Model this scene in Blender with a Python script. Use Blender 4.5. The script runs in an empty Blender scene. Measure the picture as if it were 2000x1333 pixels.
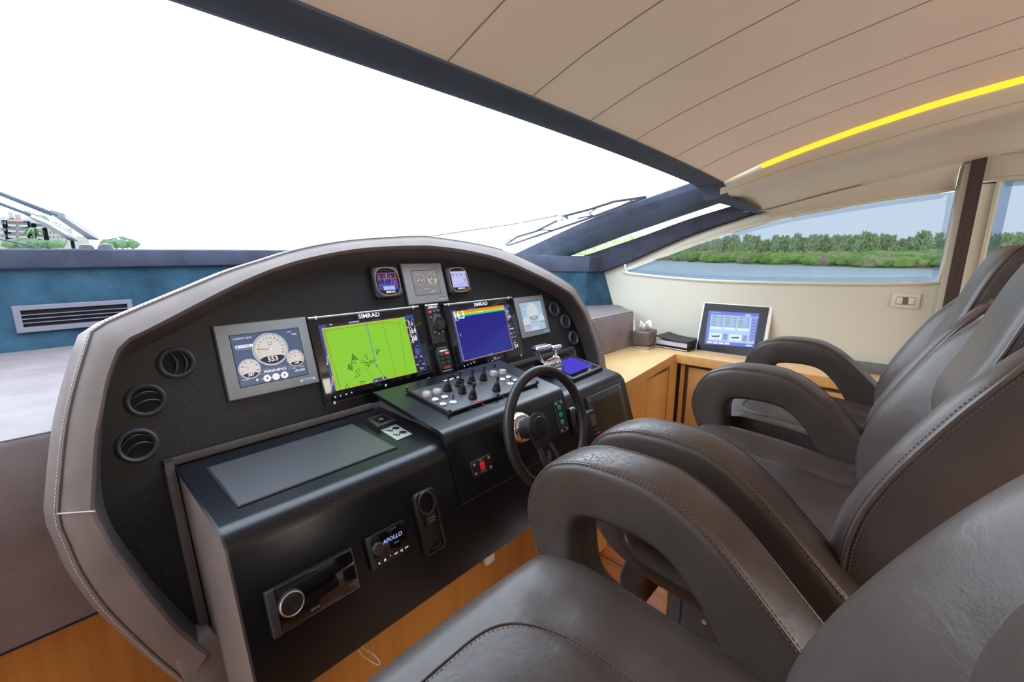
import bpy, bmesh, math, random
from mathutils import Vector, Matrix, noise
random.seed(7)
SC = bpy.context.scene
COL = SC.collection
PI = math.pi
def V(*a): return Vector(a)

# ---------------------------------------------------------------- camera
# world: X starboard, Y bow, Z up; the camera is the origin, cabin floor at z = -1.5, sea at z = -3.6
F_PX = 848.0
PITCH, YAW, ROLL = math.radians(11.6), math.radians(47.6), math.radians(0.1)
_f = V(math.sin(YAW)*math.cos(PITCH), math.cos(YAW)*math.cos(PITCH), -math.sin(PITCH))
_r = V(math.cos(YAW), -math.sin(YAW), 0)
_u = _r.cross(_f)
c_, s_ = math.cos(ROLL), math.sin(ROLL)
RIGHT = _r*c_ + _u*s_; UP = _u*c_ - _r*s_; FWD = _f
cam_d = bpy.data.cameras.new('camera'); cam = bpy.data.objects.new('camera', cam_d); COL.objects.link(cam)
cam.matrix_world = Matrix(((RIGHT.x, UP.x, -FWD.x, 0), (RIGHT.y, UP.y, -FWD.y, 0), (RIGHT.z, UP.z, -FWD.z, 0), (0, 0, 0, 1)))
cam_d.sensor_width = 36; cam_d.lens = F_PX/2000*36; cam_d.clip_start = 0.02; cam_d.clip_end = 6000
SC.camera = cam

# ---------------------------------------------------------------- sky, exposure
w = bpy.data.worlds.new('world'); SC.world = w; w.use_nodes = True
nt = w.node_tree; nt.nodes.clear()
tc = nt.nodes.new('ShaderNodeTexCoord'); sep = nt.nodes.new('ShaderNodeSeparateXYZ')
rmp = nt.nodes.new('ShaderNodeValToRGB'); bg = nt.nodes.new('ShaderNodeBackground'); wo = nt.nodes.new('ShaderNodeOutputWorld')
nt.links.new(tc.outputs['Generated'], sep.inputs[0]); nt.links.new(sep.outputs['Z'], rmp.inputs[0])
rmp.color_ramp.elements[0].position = 0.0; rmp.color_ramp.elements[0].color = (0.90, 0.94, 1.0, 1)
rmp.color_ramp.elements[1].position = 0.7; rmp.color_ramp.elements[1].color = (0.74, 0.86, 1.0, 1)
nt.links.new(rmp.outputs[0], bg.inputs[0]); bg.inputs[1].default_value = 8.0
nt.links.new(bg.outputs[0], wo.inputs[0])
SC.view_settings.view_transform = 'Standard'; SC.view_settings.look = 'None'
SC.view_settings.exposure = 0.0; SC.view_settings.gamma = 1.0; SC.view_settings.use_curve_mapping = False
# added fill lamps, out of view, that brighten the cabin and its ceiling
def area(name, loc, target, sx, sy, power, col):
    l = bpy.data.lights.new(name, 'AREA'); l.shape = 'RECTANGLE'; l.size = sx; l.size_y = sy; l.energy = power; l.color = col
    o = bpy.data.objects.new(name, l); COL.objects.link(o); o.location = loc
    o.rotation_euler = (V(*target)-V(*loc)).to_track_quat('-Z', 'Y').to_euler(); return o
area('port_fill_lamp', (-2.6, 0.2, -0.55), (1.6, 0.1, 0.6), 2.4, 1.2, 15, (1.0, 0.93, 0.85))  # added fill from the port side, aimed up to starboard
area('ceiling_fill_lamp', (1.2, -3.3, 0.15), (1.0, 0.4, 0.75), 2.6, 0.7, 75, (1.0, 0.92, 0.80))  # added warm fill for the ceiling; the aft wall has no door

# ---------------------------------------------------------------- projection helpers: a pixel's ray met with a real plane
def ray(px, py): return RIGHT*((px-1000)/F_PX) - UP*((py-666.5)/F_PX) + FWD
def onplane(px, py, n, d):
    r = ray(px, py); return r*(d/r.dot(n))
def PX(px, py, v): return onplane(px, py, V(1, 0, 0), v)
def PY(px, py, v): return onplane(px, py, V(0, 1, 0), v)
def PZ(px, py, v): return onplane(px, py, V(0, 0, 1), v)
AL = math.radians(17.35)
ND = V(0, math.cos(AL), -math.sin(AL))
DO = ND*1.516; DU = V(0, math.sin(AL), math.cos(AL)); DN = -ND
MD = Matrix(((1, DU.x, DN.x, DO.x), (0, DU.y, DN.y, DO.y), (0, DU.z, DN.z, DO.z), (0, 0, 0, 1)))   # dash frame: x, up along panel, out towards helmsman
def L(px, py, n=0.0):
    p = onplane(px, py, ND, 1.516-n); return V(p.x, (p-DO).dot(DU), n)

# ---------------------------------------------------------------- materials
def mat(name, col, rough=0.5, metal=0.0, var=0.0, vscale=8.0, bump=0.0, bscale=60.0, spec=0.5, coat=0.0, emit=None, estr=0.0, var2=None, detail=4):
    m = bpy.data.materials.new(name); m.use_nodes = True; t = m.node_tree; b = t.nodes['Principled BSDF']
    b.inputs['Base Color'].default_value = (*col, 1); b.inputs['Roughness'].default_value = rough; b.inputs['Metallic'].default_value = metal
    b.inputs['Specular IOR Level'].default_value = spec; b.inputs['Coat Weight'].default_value = coat; b.inputs['Coat Roughness'].default_value = 0.08
    if emit: b.inputs['Emission Color'].default_value = (*emit, 1); b.inputs['Emission Strength'].default_value = estr
    tc = t.nodes.new('ShaderNodeTexCoord')
    if var or var2:
        n = t.nodes.new('ShaderNodeTexNoise'); n.inputs['Scale'].default_value = vscale; n.inputs['Detail'].default_value = detail; n.inputs['Roughness'].default_value = 0.62
        t.links.new(tc.outputs['Object'], n.inputs['Vector'])
        r = t.nodes.new('ShaderNodeValToRGB'); r.color_ramp.elements[0].position = 0.3; r.color_ramp.elements[1].position = 0.7
        c2 = var2 or tuple(min(1, c*(1+var)) for c in col); c1 = tuple(c*(1-var) for c in col)
        r.color_ramp.elements[0].color = (*c1, 1); r.color_ramp.elements[1].color = (*c2, 1)
        t.links.new(n.outputs['Fac'], r.inputs[0]); t.links.new(r.outputs[0], b.inputs['Base Color'])
    if bump:
        n2 = t.nodes.new('ShaderNodeTexNoise'); n2.inputs['Scale'].default_value = bscale; n2.inputs['Detail'].default_value = 3
        t.links.new(tc.outputs['Object'], n2.inputs['Vector'])
        bp = t.nodes.new('ShaderNodeBump'); bp.inputs['Strength'].default_value = bump; bp.inputs['Distance'].default_value = 0.004
        t.links.new(n2.outputs['Fac'], bp.inputs['Height']); t.links.new(bp.outputs['Normal'], b.inputs['Normal'])
    return m
def leather(name, col, rough=0.42, crack=False, wr=0.35):
    m = mat(name, col, rough, var=0.16, vscale=7)
    t = m.node_tree; b = t.nodes['Principled BSDF']; tc = [n for n in t.nodes if n.type == 'TEX_COORD'][0]
    n1 = t.nodes.new('ShaderNodeTexNoise'); n1.inputs['Scale'].default_value = 14; n1.inputs['Detail'].default_value = 5; n1.inputs['Distortion'].default_value = 0.6
    v1 = t.nodes.new('ShaderNodeTexVoronoi'); v1.inputs['Scale'].default_value = 420
    for n in (n1, v1): t.links.new(tc.outputs['Object'], n.inputs['Vector'])
    b1 = t.nodes.new('ShaderNodeBump'); b1.inputs['Strength'].default_value = wr; b1.inputs['Distance'].default_value = 0.006
    b2 = t.nodes.new('ShaderNodeBump'); b2.inputs['Strength'].default_value = 0.12; b2.inputs['Distance'].default_value = 0.0006
    t.links.new(n1.outputs['Fac'], b1.inputs['Height']); t.links.new(v1.outputs['Distance'], b2.inputs['Height']); t.links.new(b1.outputs[0], b2.inputs['Normal'])
    last = b2
    if crack:
        v2 = t.nodes.new('ShaderNodeTexVoronoi'); v2.feature = 'DISTANCE_TO_EDGE'; v2.inputs['Scale'].default_value = 75; v2.inputs['Randomness'].default_value = 1
        mp = t.nodes.new('ShaderNodeMapping'); mp.inputs['Scale'].default_value = (1.2, 0.7, 1); t.links.new(tc.outputs['Object'], mp.inputs[0])
        nz = t.nodes.new('ShaderNodeTexNoise'); nz.inputs['Scale'].default_value = 40
        ad = t.nodes.new('ShaderNodeVectorMath'); ad.operation = 'MULTIPLY_ADD'; ad.inputs[1].default_value = (0.03, 0.03, 0.03)
        t.links.new(tc.outputs['Object'], nz.inputs[0]); t.links.new(nz.outputs['Color'], ad.inputs[0]); t.links.new(mp.outputs[0], ad.inputs[2]); t.links.new(ad.outputs[0], v2.inputs['Vector'])
        mr = t.nodes.new('ShaderNodeMapRange'); mr.inputs['From Min'].default_value = 0.0; mr.inputs['From Max'].default_value = 0.05
        t.links.new(v2.outputs['Distance'], mr.inputs[0])
        # worn only where elbows rest: high, forward part of the arm
        sp = t.nodes.new('ShaderNodeSeparateXYZ'); t.links.new(tc.outputs['Object'], sp.inputs[0]); spn = t.nodes.new('ShaderNodeSeparateXYZ'); t.links.new(tc.outputs['Normal'], spn.inputs[0]); mn = t.nodes.new('ShaderNodeMapRange'); mn.inputs['From Min'].default_value = .45; mn.inputs['From Max'].default_value = .7; t.links.new(spn.outputs['Z'], mn.inputs[0])
        mz = t.nodes.new('ShaderNodeMapRange'); mz.inputs['From Min'].default_value = 0.05; mz.inputs['From Max'].default_value = 0.22; t.links.new(sp.outputs['Y'], mz.inputs[0])
        ge = t.nodes.new('ShaderNodeTexNoise'); ge.inputs['Scale'].default_value = 9; t.links.new(tc.outputs['Object'], ge.inputs[0])
        gr = t.nodes.new('ShaderNodeMapRange'); gr.inputs['From Min'].default_value = 0.3; gr.inputs['From Max'].default_value = 0.5; t.links.new(ge.outputs['Fac'], gr.inputs[0])
        mu = t.nodes.new('ShaderNodeMath'); mu.operation = 'MULTIPLY'; mq_ = t.nodes.new('ShaderNodeMath'); mq_.operation = 'MULTIPLY'; t.links.new(mz.outputs[0], mq_.inputs[0]); t.links.new(mn.outputs[0], mq_.inputs[1]); t.links.new(mq_.outputs[0], mu.inputs[0]); t.links.new(gr.outputs[0], mu.inputs[1])
        b3 = t.nodes.new('ShaderNodeBump'); b3.inputs['Distance'].default_value = 0.0013
        m4 = t.nodes.new('ShaderNodeMath'); m4.operation = 'MULTIPLY'; m4.inputs[1].default_value = 0.7; t.links.new(mu.outputs[0], m4.inputs[0]); t.links.new(m4.outputs[0], b3.inputs['Strength'])
        t.links.new(mr.outputs[0], b3.inputs['Height']); t.links.new(last.outputs[0], b3.inputs['Normal']); last = b3
    t.links.new(last.outputs[0], b.inputs['Normal'])
    return m
def wood(name, c1, c2, axis=0, rough=0.35, scale=3.0, stretch=14, ring=0.35, coat=0.0):
    m = mat(name, c1, rough, coat=coat); t = m.node_tree; b = t.nodes['Principled BSDF']
    tc = t.nodes.new('ShaderNodeTexCoord'); mp = t.nodes.new('ShaderNodeMapping')
    s = [stretch*scale]*3; s[axis] = scale; mp.inputs['Scale'].default_value = s
    n = t.nodes.new('ShaderNodeTexNoise'); n.inputs['Scale'].default_value = 1; n.inputs['Detail'].default_value = 6; n.inputs['Roughness'].default_value = 0.6; n.inputs['Distortion'].default_value = ring
    t.links.new(tc.outputs['Object'], mp.inputs[0]); t.links.new(mp.outputs[0], n.inputs['Vector'])
    r = t.nodes.new('ShaderNodeValToRGB'); r.color_ramp.elements[0].position = 0.32; r.color_ramp.elements[1].position = 0.68
    r.color_ramp.elements[0].color = (*c2, 1); r.color_ramp.elements[1].color = (*c1, 1)
    t.links.new(n.outputs['Fac'], r.inputs[0]); t.links.new(r.outputs[0], b.inputs['Base Color'])
    return m
def speckled(name, col, rough):
    m = mat(name, col, rough); t = m.node_tree; b = t.nodes['Principled BSDF']
    tc = t.nodes.new('ShaderNodeTexCoord'); v = t.nodes.new('ShaderNodeTexVoronoi'); v.inputs['Scale'].default_value = 90
    t.links.new(tc.outputs['Object'], v.inputs['Vector'])
    lt = t.nodes.new('ShaderNodeMath'); lt.operation = 'LESS_THAN'; lt.inputs[1].default_value = 0.075; t.links.new(v.outputs['Distance'], lt.inputs[0])
    wn = t.nodes.new('ShaderNodeTexNoise'); wn.inputs['Scale'].default_value = 4; t.links.new(tc.outputs['Object'], wn.inputs[0])
    gt = t.nodes.new('ShaderNodeMath'); gt.operation = 'GREATER_THAN'; gt.inputs[1].default_value = 0.5; t.links.new(wn.outputs['Fac'], gt.inputs[0])
    sp = t.nodes.new('ShaderNodeSeparateColor'); t.links.new(v.outputs['Color'], sp.inputs[0])
    g2 = t.nodes.new('ShaderNodeMath'); g2.operation = 'GREATER_THAN'; g2.inputs[1].default_value = 0.45; t.links.new(sp.outputs[0], g2.inputs[0])
    a = t.nodes.new('ShaderNodeMath'); a.operation = 'MULTIPLY'; t.links.new(lt.outputs[0], a.inputs[0]); t.links.new(gt.outputs[0], a.inputs[1])
    a2 = t.nodes.new('ShaderNodeMath'); a2.operation = 'MULTIPLY'; t.links.new(a.outputs[0], a2.inputs[0]); t.links.new(g2.outputs[0], a2.inputs[1])
    mx = t.nodes.new('ShaderNodeMix'); mx.data_type = 'RGBA'; mx.inputs[6].default_value = (*col, 1); mx.inputs[7].default_value = (0.35, 0.33, 0.3, 1)
    t.links.new(a2.outputs[0], mx.inputs[0]); t.links.new(mx.outputs[2], b.inputs['Base Color'])
    return m
def glass(name, tint, refl=0.04, rough=0.0):
    m = bpy.data.materials.new(name); m.use_nodes = True; t = m.node_tree; t.nodes.clear()
    o = t.nodes.new('ShaderNodeOutputMaterial'); mx = t.nodes.new('ShaderNodeMixShader')
    tr = t.nodes.new('ShaderNodeBsdfTransparent'); tr.inputs[0].default_value = (*tint, 1)
    gl = t.nodes.new('ShaderNodeBsdfGlossy'); gl.inputs['Roughness'].default_value = rough
    fr = t.nodes.new('ShaderNodeFresnel'); fr.inputs['IOR'].default_value = 1.0+refl*6
    t.links.new(fr.outputs[0], mx.inputs[0]); t.links.new(tr.outputs[0], mx.inputs[1]); t.links.new(gl.outputs[0], mx.inputs[2]); t.links.new(mx.outputs[0], o.inputs[0])
    return m
def glow(name, col, s, rough=0.25):
    return mat(name, tuple(c*0.05 for c in col), rough, emit=col, estr=s)

M = {}
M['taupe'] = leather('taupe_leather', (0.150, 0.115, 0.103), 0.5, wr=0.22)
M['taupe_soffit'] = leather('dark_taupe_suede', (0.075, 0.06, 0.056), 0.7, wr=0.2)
M['shelf'] = leather('shelf_leather', (0.175, 0.138, 0.138), 0.5, wr=0.3)
M['chair'] = leather('chair_leather', (0.078, 0.060, 0.055), 0.36, wr=0.3)
M['chair_arm'] = leather('worn_chair_leather', (0.066, 0.051, 0.045), 0.33, crack=True, wr=0.25)
M['piping'] = leather('piping_leather', (0.10, 0.078, 0.07), 0.33)
M['thread'] = mat('pale_thread', (0.20, 0.165, 0.14), 0.8)
M['thread_light'] = mat('light_thread', (0.55, 0.50, 0.52), 0.8)
M['dash'] = speckled('black_dash', (0.006, 0.009, 0.013), 0.45); M['dash'].node_tree.nodes['Principled BSDF'].inputs['Specular IOR Level'].default_value = .38
M['black'] = speckled('black_satin_lacquer', (0.005, 0.006, 0.009), 0.28)
M['blackp'] = mat('black_plastic', (0.018, 0.019, 0.022), 0.38)
M['rubber'] = mat('black_rubber', (0.014, 0.014, 0.015), 0.5)
M['greyp'] = mat('grey_panel_plastic', (0.055, 0.055, 0.062), 0.4)
M['bezel'] = mat('grey_bezel', (0.26, 0.275, 0.28), 0.42)
M['darkbezel'] = mat('dark_bezel', (0.03, 0.033, 0.038), 0.4)
M['vent'] = mat('vent_ring_plastic', (0.06, 0.066, 0.08), 0.35)
M['hole'] = mat('dark_recess', (0.004, 0.004, 0.005), 0.8)
M['glassblk'] = mat('black_display_glass', (0.006, 0.006, 0.008), 0.06, spec=0.6)
M['monglass'] = mat('dark_monitor_glass', (0.008, 0.008, 0.010), 0.15, spec=0.2)
M['silver'] = mat('satin_silver', (0.55, 0.57, 0.60), 0.25, metal=1.0)
M['chrome'] = mat('chrome', (0.85, 0.85, 0.86), 0.05, metal=1.0)
M['steel'] = mat('brushed_steel', (0.62, 0.62, 0.6), 0.45, metal=1.0, bump=0.05, bscale=200)
M['white'] = mat('white_print', (0.8, 0.8, 0.8), 0.5, emit=(1, 1, 1), estr=0.0)
M['whitep'] = mat('white_plastic', (0.75, 0.73, 0.68), 0.35)
M['ivory'] = mat('ivory_plastic', (0.62, 0.58, 0.46), 0.35)
M['suede'] = mat('blue_suede', (0.024, 0.062, 0.098), 0.9, var=0.30, vscale=6, bump=0.25, bscale=90, spec=0.15, var2=(0.042, 0.098, 0.15), detail=8)
M['suede_dark'] = mat('navy_suede', (0.058, 0.066, 0.098), 0.85, var=0.22, vscale=9, bump=0.2, bscale=90, spec=0.2, detail=8)
M['frame_blue'] = mat('slate_blue_suede', (0.060, 0.080, 0.110), 0.75, var=0.12, vscale=7, bump=0.1, bscale=60, spec=0.25)
M['beige'] = mat('beige_headliner', (0.76, 0.665, 0.55), 0.6, var=0.03, vscale=3, bump=0.12, bscale=5)
M['beige_wall'] = mat('cream_vinyl', (0.56, 0.53, 0.44), 0.55, var=0.03, vscale=3, bump=0.05, bscale=200)
M['beige_dark'] = mat('dark_seam_cord', (0.24, 0.19, 0.15), 0.8)  # dark cord along the headliner seams and stitch lines
M['oak'] = wood('honey_oak', (0.50, 0.215, 0.045), (0.40, 0.165, 0.033), axis=2, stretch=22, scale=2.0, rough=0.42)
M['oakside'] = wood('honey_maple', (0.56, 0.29, 0.09), (0.50, 0.25, 0.075), axis=2, stretch=12, scale=2.0, rough=0.4)
M['maple'] = wood('pale_maple_worktop', (0.74, 0.48, 0.22), (0.68, 0.43, 0.19), axis=0, stretch=6, scale=3.0, rough=0.28)
M['wenge'] = wood('dark_wenge', (0.045, 0.024, 0.014), (0.022, 0.011, 0.007), axis=2, stretch=30, scale=2.0, rough=0.4)
M['bronze'] = mat('bronze_shadow_gap', (0.10, 0.065, 0.035), 0.5)
M['floor'] = wood('teak_floor', (0.42, 0.13, 0.03), (0.26, 0.07, 0.016), axis=1, stretch=14, scale=3.0, rough=0.22, ring=1.2)
M['greyledge'] = mat('grey_ledge', (0.12, 0.12, 0.12), 0.5)
M['glass'] = glass('clear_glass', (0.76, 0.79, 0.80))
M['tint'] = glass('tinted_glass', (0.078, 0.090, 0.102))
M['film'] = mat('bluish_glass_edge', (0.33, 0.40, 0.46), 0.3)
M['led'] = mat('amber_led', (0.9, 0.5, 0.05), 0.5, emit=(1.0, 0.52, 0.02), estr=1.35)
M['red'] = mat('red_switch', (0.65, 0.01, 0.01), 0.3, emit=(1, 0.02, 0.02), estr=0.25)
M['green'] = mat('green_switch', (0.0, 0.22, 0.16), 0.3, emit=(0.0, 0.4, 0.3), estr=0.15)
M['clear'] = mat('clear_acrylic', (0.90, 0.93, 0.96), 0.15); M['clear'].node_tree.nodes['Principled BSDF'].inputs['Transmission Weight'].default_value = 0.7
M['tissue'] = mat('white_tissue', (0.85, 0.85, 0.85), 0.8)
M['taupebox'] = leather('tissue_box_leather', (0.12, 0.085, 0.08), 0.4)
M['paper'] = mat('paper_pages', (0.55, 0.5, 0.55), 0.7)

# ---------------------------------------------------------------- mesh builder
_txt = {}
def text_geo(s, bold=False):
    if s in _txt: return _txt[s]
    cu = bpy.data.curves.new('t', 'FONT'); cu.body = s; cu.size = 1; cu.align_x = 'CENTER'; cu.align_y = 'CENTER'; cu.resolution_u = 2
    if bold: cu.offset = 0.02
    o = bpy.data.objects.new('t', cu); COL.objects.link(o)
    dg = bpy.context.evaluated_depsgraph_get(); me = bpy.data.meshes.new_from_object(o.evaluated_get(dg))
    g = ([v.co.copy() for v in me.vertices], [tuple(p.vertices) for p in me.polygons])
    bpy.data.objects.remove(o); bpy.data.curves.remove(cu); bpy.data.meshes.remove(me)
    _txt[s] = g; return g
class MB:
    def __init__(s): s.v = []; s.f = []; s.mi = []; s.sm = []; s.mats = []
    def m(s, k):
        if k not in s.mats: s.mats.append(k)
        return s.mats.index(k)
    def add(s, vs, fs, k, smooth=False, T=None):
        b = len(s.v); i = s.m(k)
        s.v += [(T @ Vector(p)) if T else Vector(p) for p in vs]
        for f in fs: s.f.append(tuple(b+q for q in f)); s.mi.append(i); s.sm.append(smooth)
        return s
    def poly(s, pts, k): return s.add(pts, [tuple(range(len(pts)))], k)
    def box(s, c, d, k, T=None, bev=0.0, seg=2):
        if bev <= 0:
            x, y, z = d[0]/2, d[1]/2, d[2]/2
            vs = [(c[0]+a*x, c[1]+b*y, c[2]+e*z) for a in (-1, 1) for b in (-1, 1) for e in (-1, 1)]
            return s.add(vs, [(0, 1, 3, 2), (4, 6, 7, 5), (0, 4, 5, 1), (2, 3, 7, 6), (0, 2, 6, 4), (1, 5, 7, 3)], k, False, T)
        bm = bmesh.new(); bmesh.ops.create_cube(bm, size=1)
        for v in bm.verts: v.co = Vector((v.co.x*d[0]+c[0], v.co.y*d[1]+c[1], v.co.z*d[2]+c[2]))
        bmesh.ops.bevel(bm, geom=bm.edges[:]+bm.verts[:], offset=min(bev, min(d)*0.49), segments=seg, affect='EDGES', profile=0.5)
        return s.frombm(bm, k, True, T)
    def frombm(s, bm, k, smooth=True, T=None):
        bm.verts.index_update(); vs = [v.co.copy() for v in bm.verts]; fs = [tuple(v.index for v in f.verts) for f in bm.faces]
        bm.free(); return s.add(vs, fs, k, smooth, T)
    def slab(s, pts, n0, n1, k, T=None, bev=0.0, seg=2, ks=None):
        """polygon pts (x,y) extruded between z=n0 and n1"""
        bm = bmesh.new(); a = [bm.verts.new((p[0], p[1], n0)) for p in pts]; b = [bm.verts.new((p[0], p[1], n1)) for p in pts]; n = len(pts)
        bm.faces.new(a[::-1]); top = bm.faces.new(b)
        for i in range(n): bm.faces.new((a[i], a[(i+1) % n], b[(i+1) % n], b[i]))
        bmesh.ops.recalc_face_normals(bm, faces=bm.faces[:])
        if bev > 0: bmesh.ops.bevel(bm, geom=list(top.edges), offset=bev, segments=seg, affect='EDGES', profile=0.5)
        return s.frombm(bm, k, bev > 0, T)
    def tube(s, pts, r, k, seg=8, closed=False, caps=True, T=None, rs=None):
        pts = [Vector(p) for p in pts]; n = len(pts); vs = []; fs = []
        prev = None
        for i, p in enumerate(pts):
            if closed: d = pts[(i+1) % n]-pts[i-1]
            else: d = pts[min(i+1, n-1)]-pts[max(i-1, 0)]
            d.normalize()
            if prev is None:
                a = V(0, 0, 1) if abs(d.z) < 0.9 else V(1, 0, 0)
                u = d.cross(a).normalized()
            else: u = (prev - d*prev.dot(d)).normalized()
            prev = u; w_ = d.cross(u); rr = rs[i] if rs else r
            for j in range(seg):
                t = 2*PI*j/seg; vs.append(p+(u*math.cos(t)+w_*math.sin(t))*rr)
        m_ = n if closed else n-1
        for i in range(m_):
            for j in range(seg):
                a = i*seg+j; b = i*seg+(j+1) % seg; c = ((i+1) % n)*seg+(j+1) % seg; d = ((i+1) % n)*seg+j
                fs.append((a, b, c, d))
        if caps and not closed: fs.append(tuple(range(seg))[::-1]); fs.append(tuple((n-1)*seg+j for j in range(seg)))
        return s.add(vs, fs, k, True, T)
    def lathe(s, prof, k, seg=24, T=None, closed=False):
        """profile of (radius, height) turned about z"""
        vs = []; fs = []; n = len(prof)
        for r, z in prof:
            for j in range(seg): t = 2*PI*j/seg; vs.append((r*math.cos(t), r*math.sin(t), z))
        for i in range(n-1 if not closed else n):
            for j in range(seg):
                i2 = (i+1) % n; fs.append((i*seg+j, i*seg+(j+1) % seg, i2*seg+(j+1) % seg, i2*seg+j))
        if not closed:
            if prof[0][0] > 1e-5: fs.append(tuple(range(seg))[::-1])
            if prof[-1][0] > 1e-5: fs.append(tuple((n-1)*seg+j for j in range(seg)))
        return s.add(vs, fs, k, True, T)
    def grid(s, rows, k, smooth=True, closed_u=False, closed_v=False, T=None, flip=False):
        h = len(rows); w_ = len(rows[0]); vs = [p for r in rows for p in r]; fs = []
        for i in range(h if closed_v else h-1):
            for j in range(w_ if closed_u else w_-1):
                a = i*w_+j; b = i*w_+(j+1) % w_; c = ((i+1) % h)*w_+(j+1) % w_; d = ((i+1) % h)*w_+j
                fs.append((a, d, c, b) if flip else (a, b, c, d))
        return s.add(vs, fs, k, smooth, T)
    def disc(s, c, r, n, k, seg=24, ry=None, sx=None):
        ry = ry or r; return s.add([(c[0]+r*math.cos(2*PI*i/seg), c[1]+ry*math.sin(2*PI*i/seg), n) for i in range(seg)], [tuple(range(seg))], k)
    def ring(s, c, r0, r1, n, k, seg=32, a0=0.0, a1=2*PI, asp=1.0):
        vs = []; full = abs(a1-a0-2*PI) < 1e-6; m_ = seg if full else seg+1
        for i in range(m_):
            t = a0+(a1-a0)*i/seg
            for r in (r0, r1): vs.append((c[0]+r*math.cos(t), c[1]+r*asp*math.sin(t), n))
        fs = [(2*i, 2*i+1, 2*((i+1) % m_)+1, 2*((i+1) % m_)) for i in range(seg)]
        return s.add(vs, fs, k)
    def line(s, a, b, wd, n, k):
        a = V(a[0], a[1]); b = V(b[0], b[1]); d = (b-a); 
        if d.length < 1e-7: return s
        d.normalize(); q = V(-d.y, d.x)*wd/2
        return s.add([(a.x+q.x, a.y+q.y, n), (a.x-q.x, a.y-q.y, n), (b.x-q.x, b.y-q.y, n), (b.x+q.x, b.y+q.y, n)], [(0, 1, 2, 3)], k)
    def text(s, t, c, size, n, k, bold=False, rot=0.0, sx=1.0, T=None, skew=0.0):
        vs, fs = text_geo(t, bold); ca, sa = math.cos(rot), math.sin(rot)
        out = []
        for v in vs:
            x = (v.x*sx+v.y*skew)*size; y = v.y*size; out.append((c[0]+x*ca-y*sa, c[1]+x*sa+y*ca, n))
        return s.add(out, fs, k, False, T)
    def build(s, name, parent=None, T=None):
        me = bpy.data.meshes.new(name); me.from_pydata([tuple(p) for p in s.v], [], s.f)
        for k in s.mats: me.materials.append(M[k])
        me.polygons.foreach_set('material_index', s.mi); me.polygons.foreach_set('use_smooth', s.sm)
        me.update(); 
        bm = bmesh.new(); bm.from_mesh(me); bmesh.ops.recalc_face_normals(bm, faces=[f for f in bm.faces if f.smooth]); bm.to_mesh(me); bm.free()
        o = bpy.data.objects.new(name, me); COL.objects.link(o)
        if any(s.sm):
            try:
                me.set_sharp_from_angle(angle=math.radians(40))
            except Exception: pass
        if parent: o.parent = parent
        if T is not None: o.matrix_local = T
        return o
def tag(o, label=None, cat=None, group=None, kind=None):
    if label: o['label'] = label
    if cat: o['category'] = cat
    if group: o['group'] = group
    if kind: o['kind'] = kind
    return o
def thing(name, label, cat, T=None, group=None):
    o = bpy.data.objects.new(name, None); COL.objects.link(o); o.empty_display_size = 0.05
    if T is not None: o.matrix_world = T
    return tag(o, label, cat, group)
def struct(mb, name, label=None): return tag(mb.build(name), label, None, None, 'structure')
def copy_tree(o, parent=None):
    c = o.copy(); COL.objects.link(c); c.parent = parent
    for ch in list(o.children): copy_tree(ch, c)
    return c
def resample(pts, n):
    pts = [Vector(p) for p in pts]; d = [0]
    for a, b in zip(pts, pts[1:]): d.append(d[-1]+(b-a).length)
    out = []; j = 0
    for i in range(n):
        t = d[-1]*i/(n-1)
        while j < len(d)-2 and d[j+1] < t: j += 1
        u = (t-d[j])/max(1e-9, d[j+1]-d[j]); out.append(pts[j].lerp(pts[j+1], u))
    return out
def catmull(pts, sub=6, closed=False):
    P = [Vector(p) for p in pts]; n = len(P); out = []
    rng = range(n if closed else n-1)
    for i in rng:
        p0 = P[(i-1) % n] if closed or i > 0 else P[0]*2-P[1]; p1 = P[i]; p2 = P[(i+1) % n]; p3 = P[(i+2) % n] if closed or i+2 < n else P[-1]*2-P[-2]
        for j in range(sub):
            t = j/sub; out.append(0.5*((2*p1)+(p2-p0)*t+(2*p0-5*p1+4*p2-p3)*t*t+(3*p1-p0-3*p2+p3)*t**3))
    if not closed: out.append(P[-1])
    return out
def dashes(mb, pts, k, dl=0.0045, gap=0.0035, r=0.0009, off=V(0, 0, 0)):
    pts = [Vector(p) for p in pts]; d = [0]
    for a, b in zip(pts, pts[1:]): d.append(d[-1]+(b-a).length)
    def at(t):
        for i in range(len(d)-1):
            if d[i+1] >= t: break
        u = (t-d[i])/max(1e-9, d[i+1]-d[i]); return pts[i].lerp(pts[i+1], u)
    t = 0
    while t+dl < d[-1]:
        mb.tube([at(t)+off, at(t+dl)+off], r, k, seg=4); t += dl+gap
def interp(tab, x):
    if x >= tab[0][0] and x >= tab[-1][0]: return max(tab, key=lambda q: q[0])[1]
    t = sorted(tab)
    if x <= t[0][0]: return t[0][1]
    for a, b in zip(t, t[1:]):
        if x <= b[0]: return a[1]+(b[1]-a[1])*(x-a[0])/(b[0]-a[0])
    return t[-1][1]

# ================================================================ SETTING
ZF = -1.5; XW = 3.55
mb = MB(); mb.box((0.4, -1.0, ZF-0.02), (6.6, 5.4, 0.04), 'floor'); struct(mb, 'floor')
mb = MB()
for i in range(-14, 20):
    mb.box((i*0.16+0.45, -1.0, ZF+0.0008), (0.004, 5.3, 0.0016), 'hole')
struct(mb, 'trim_1')
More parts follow.
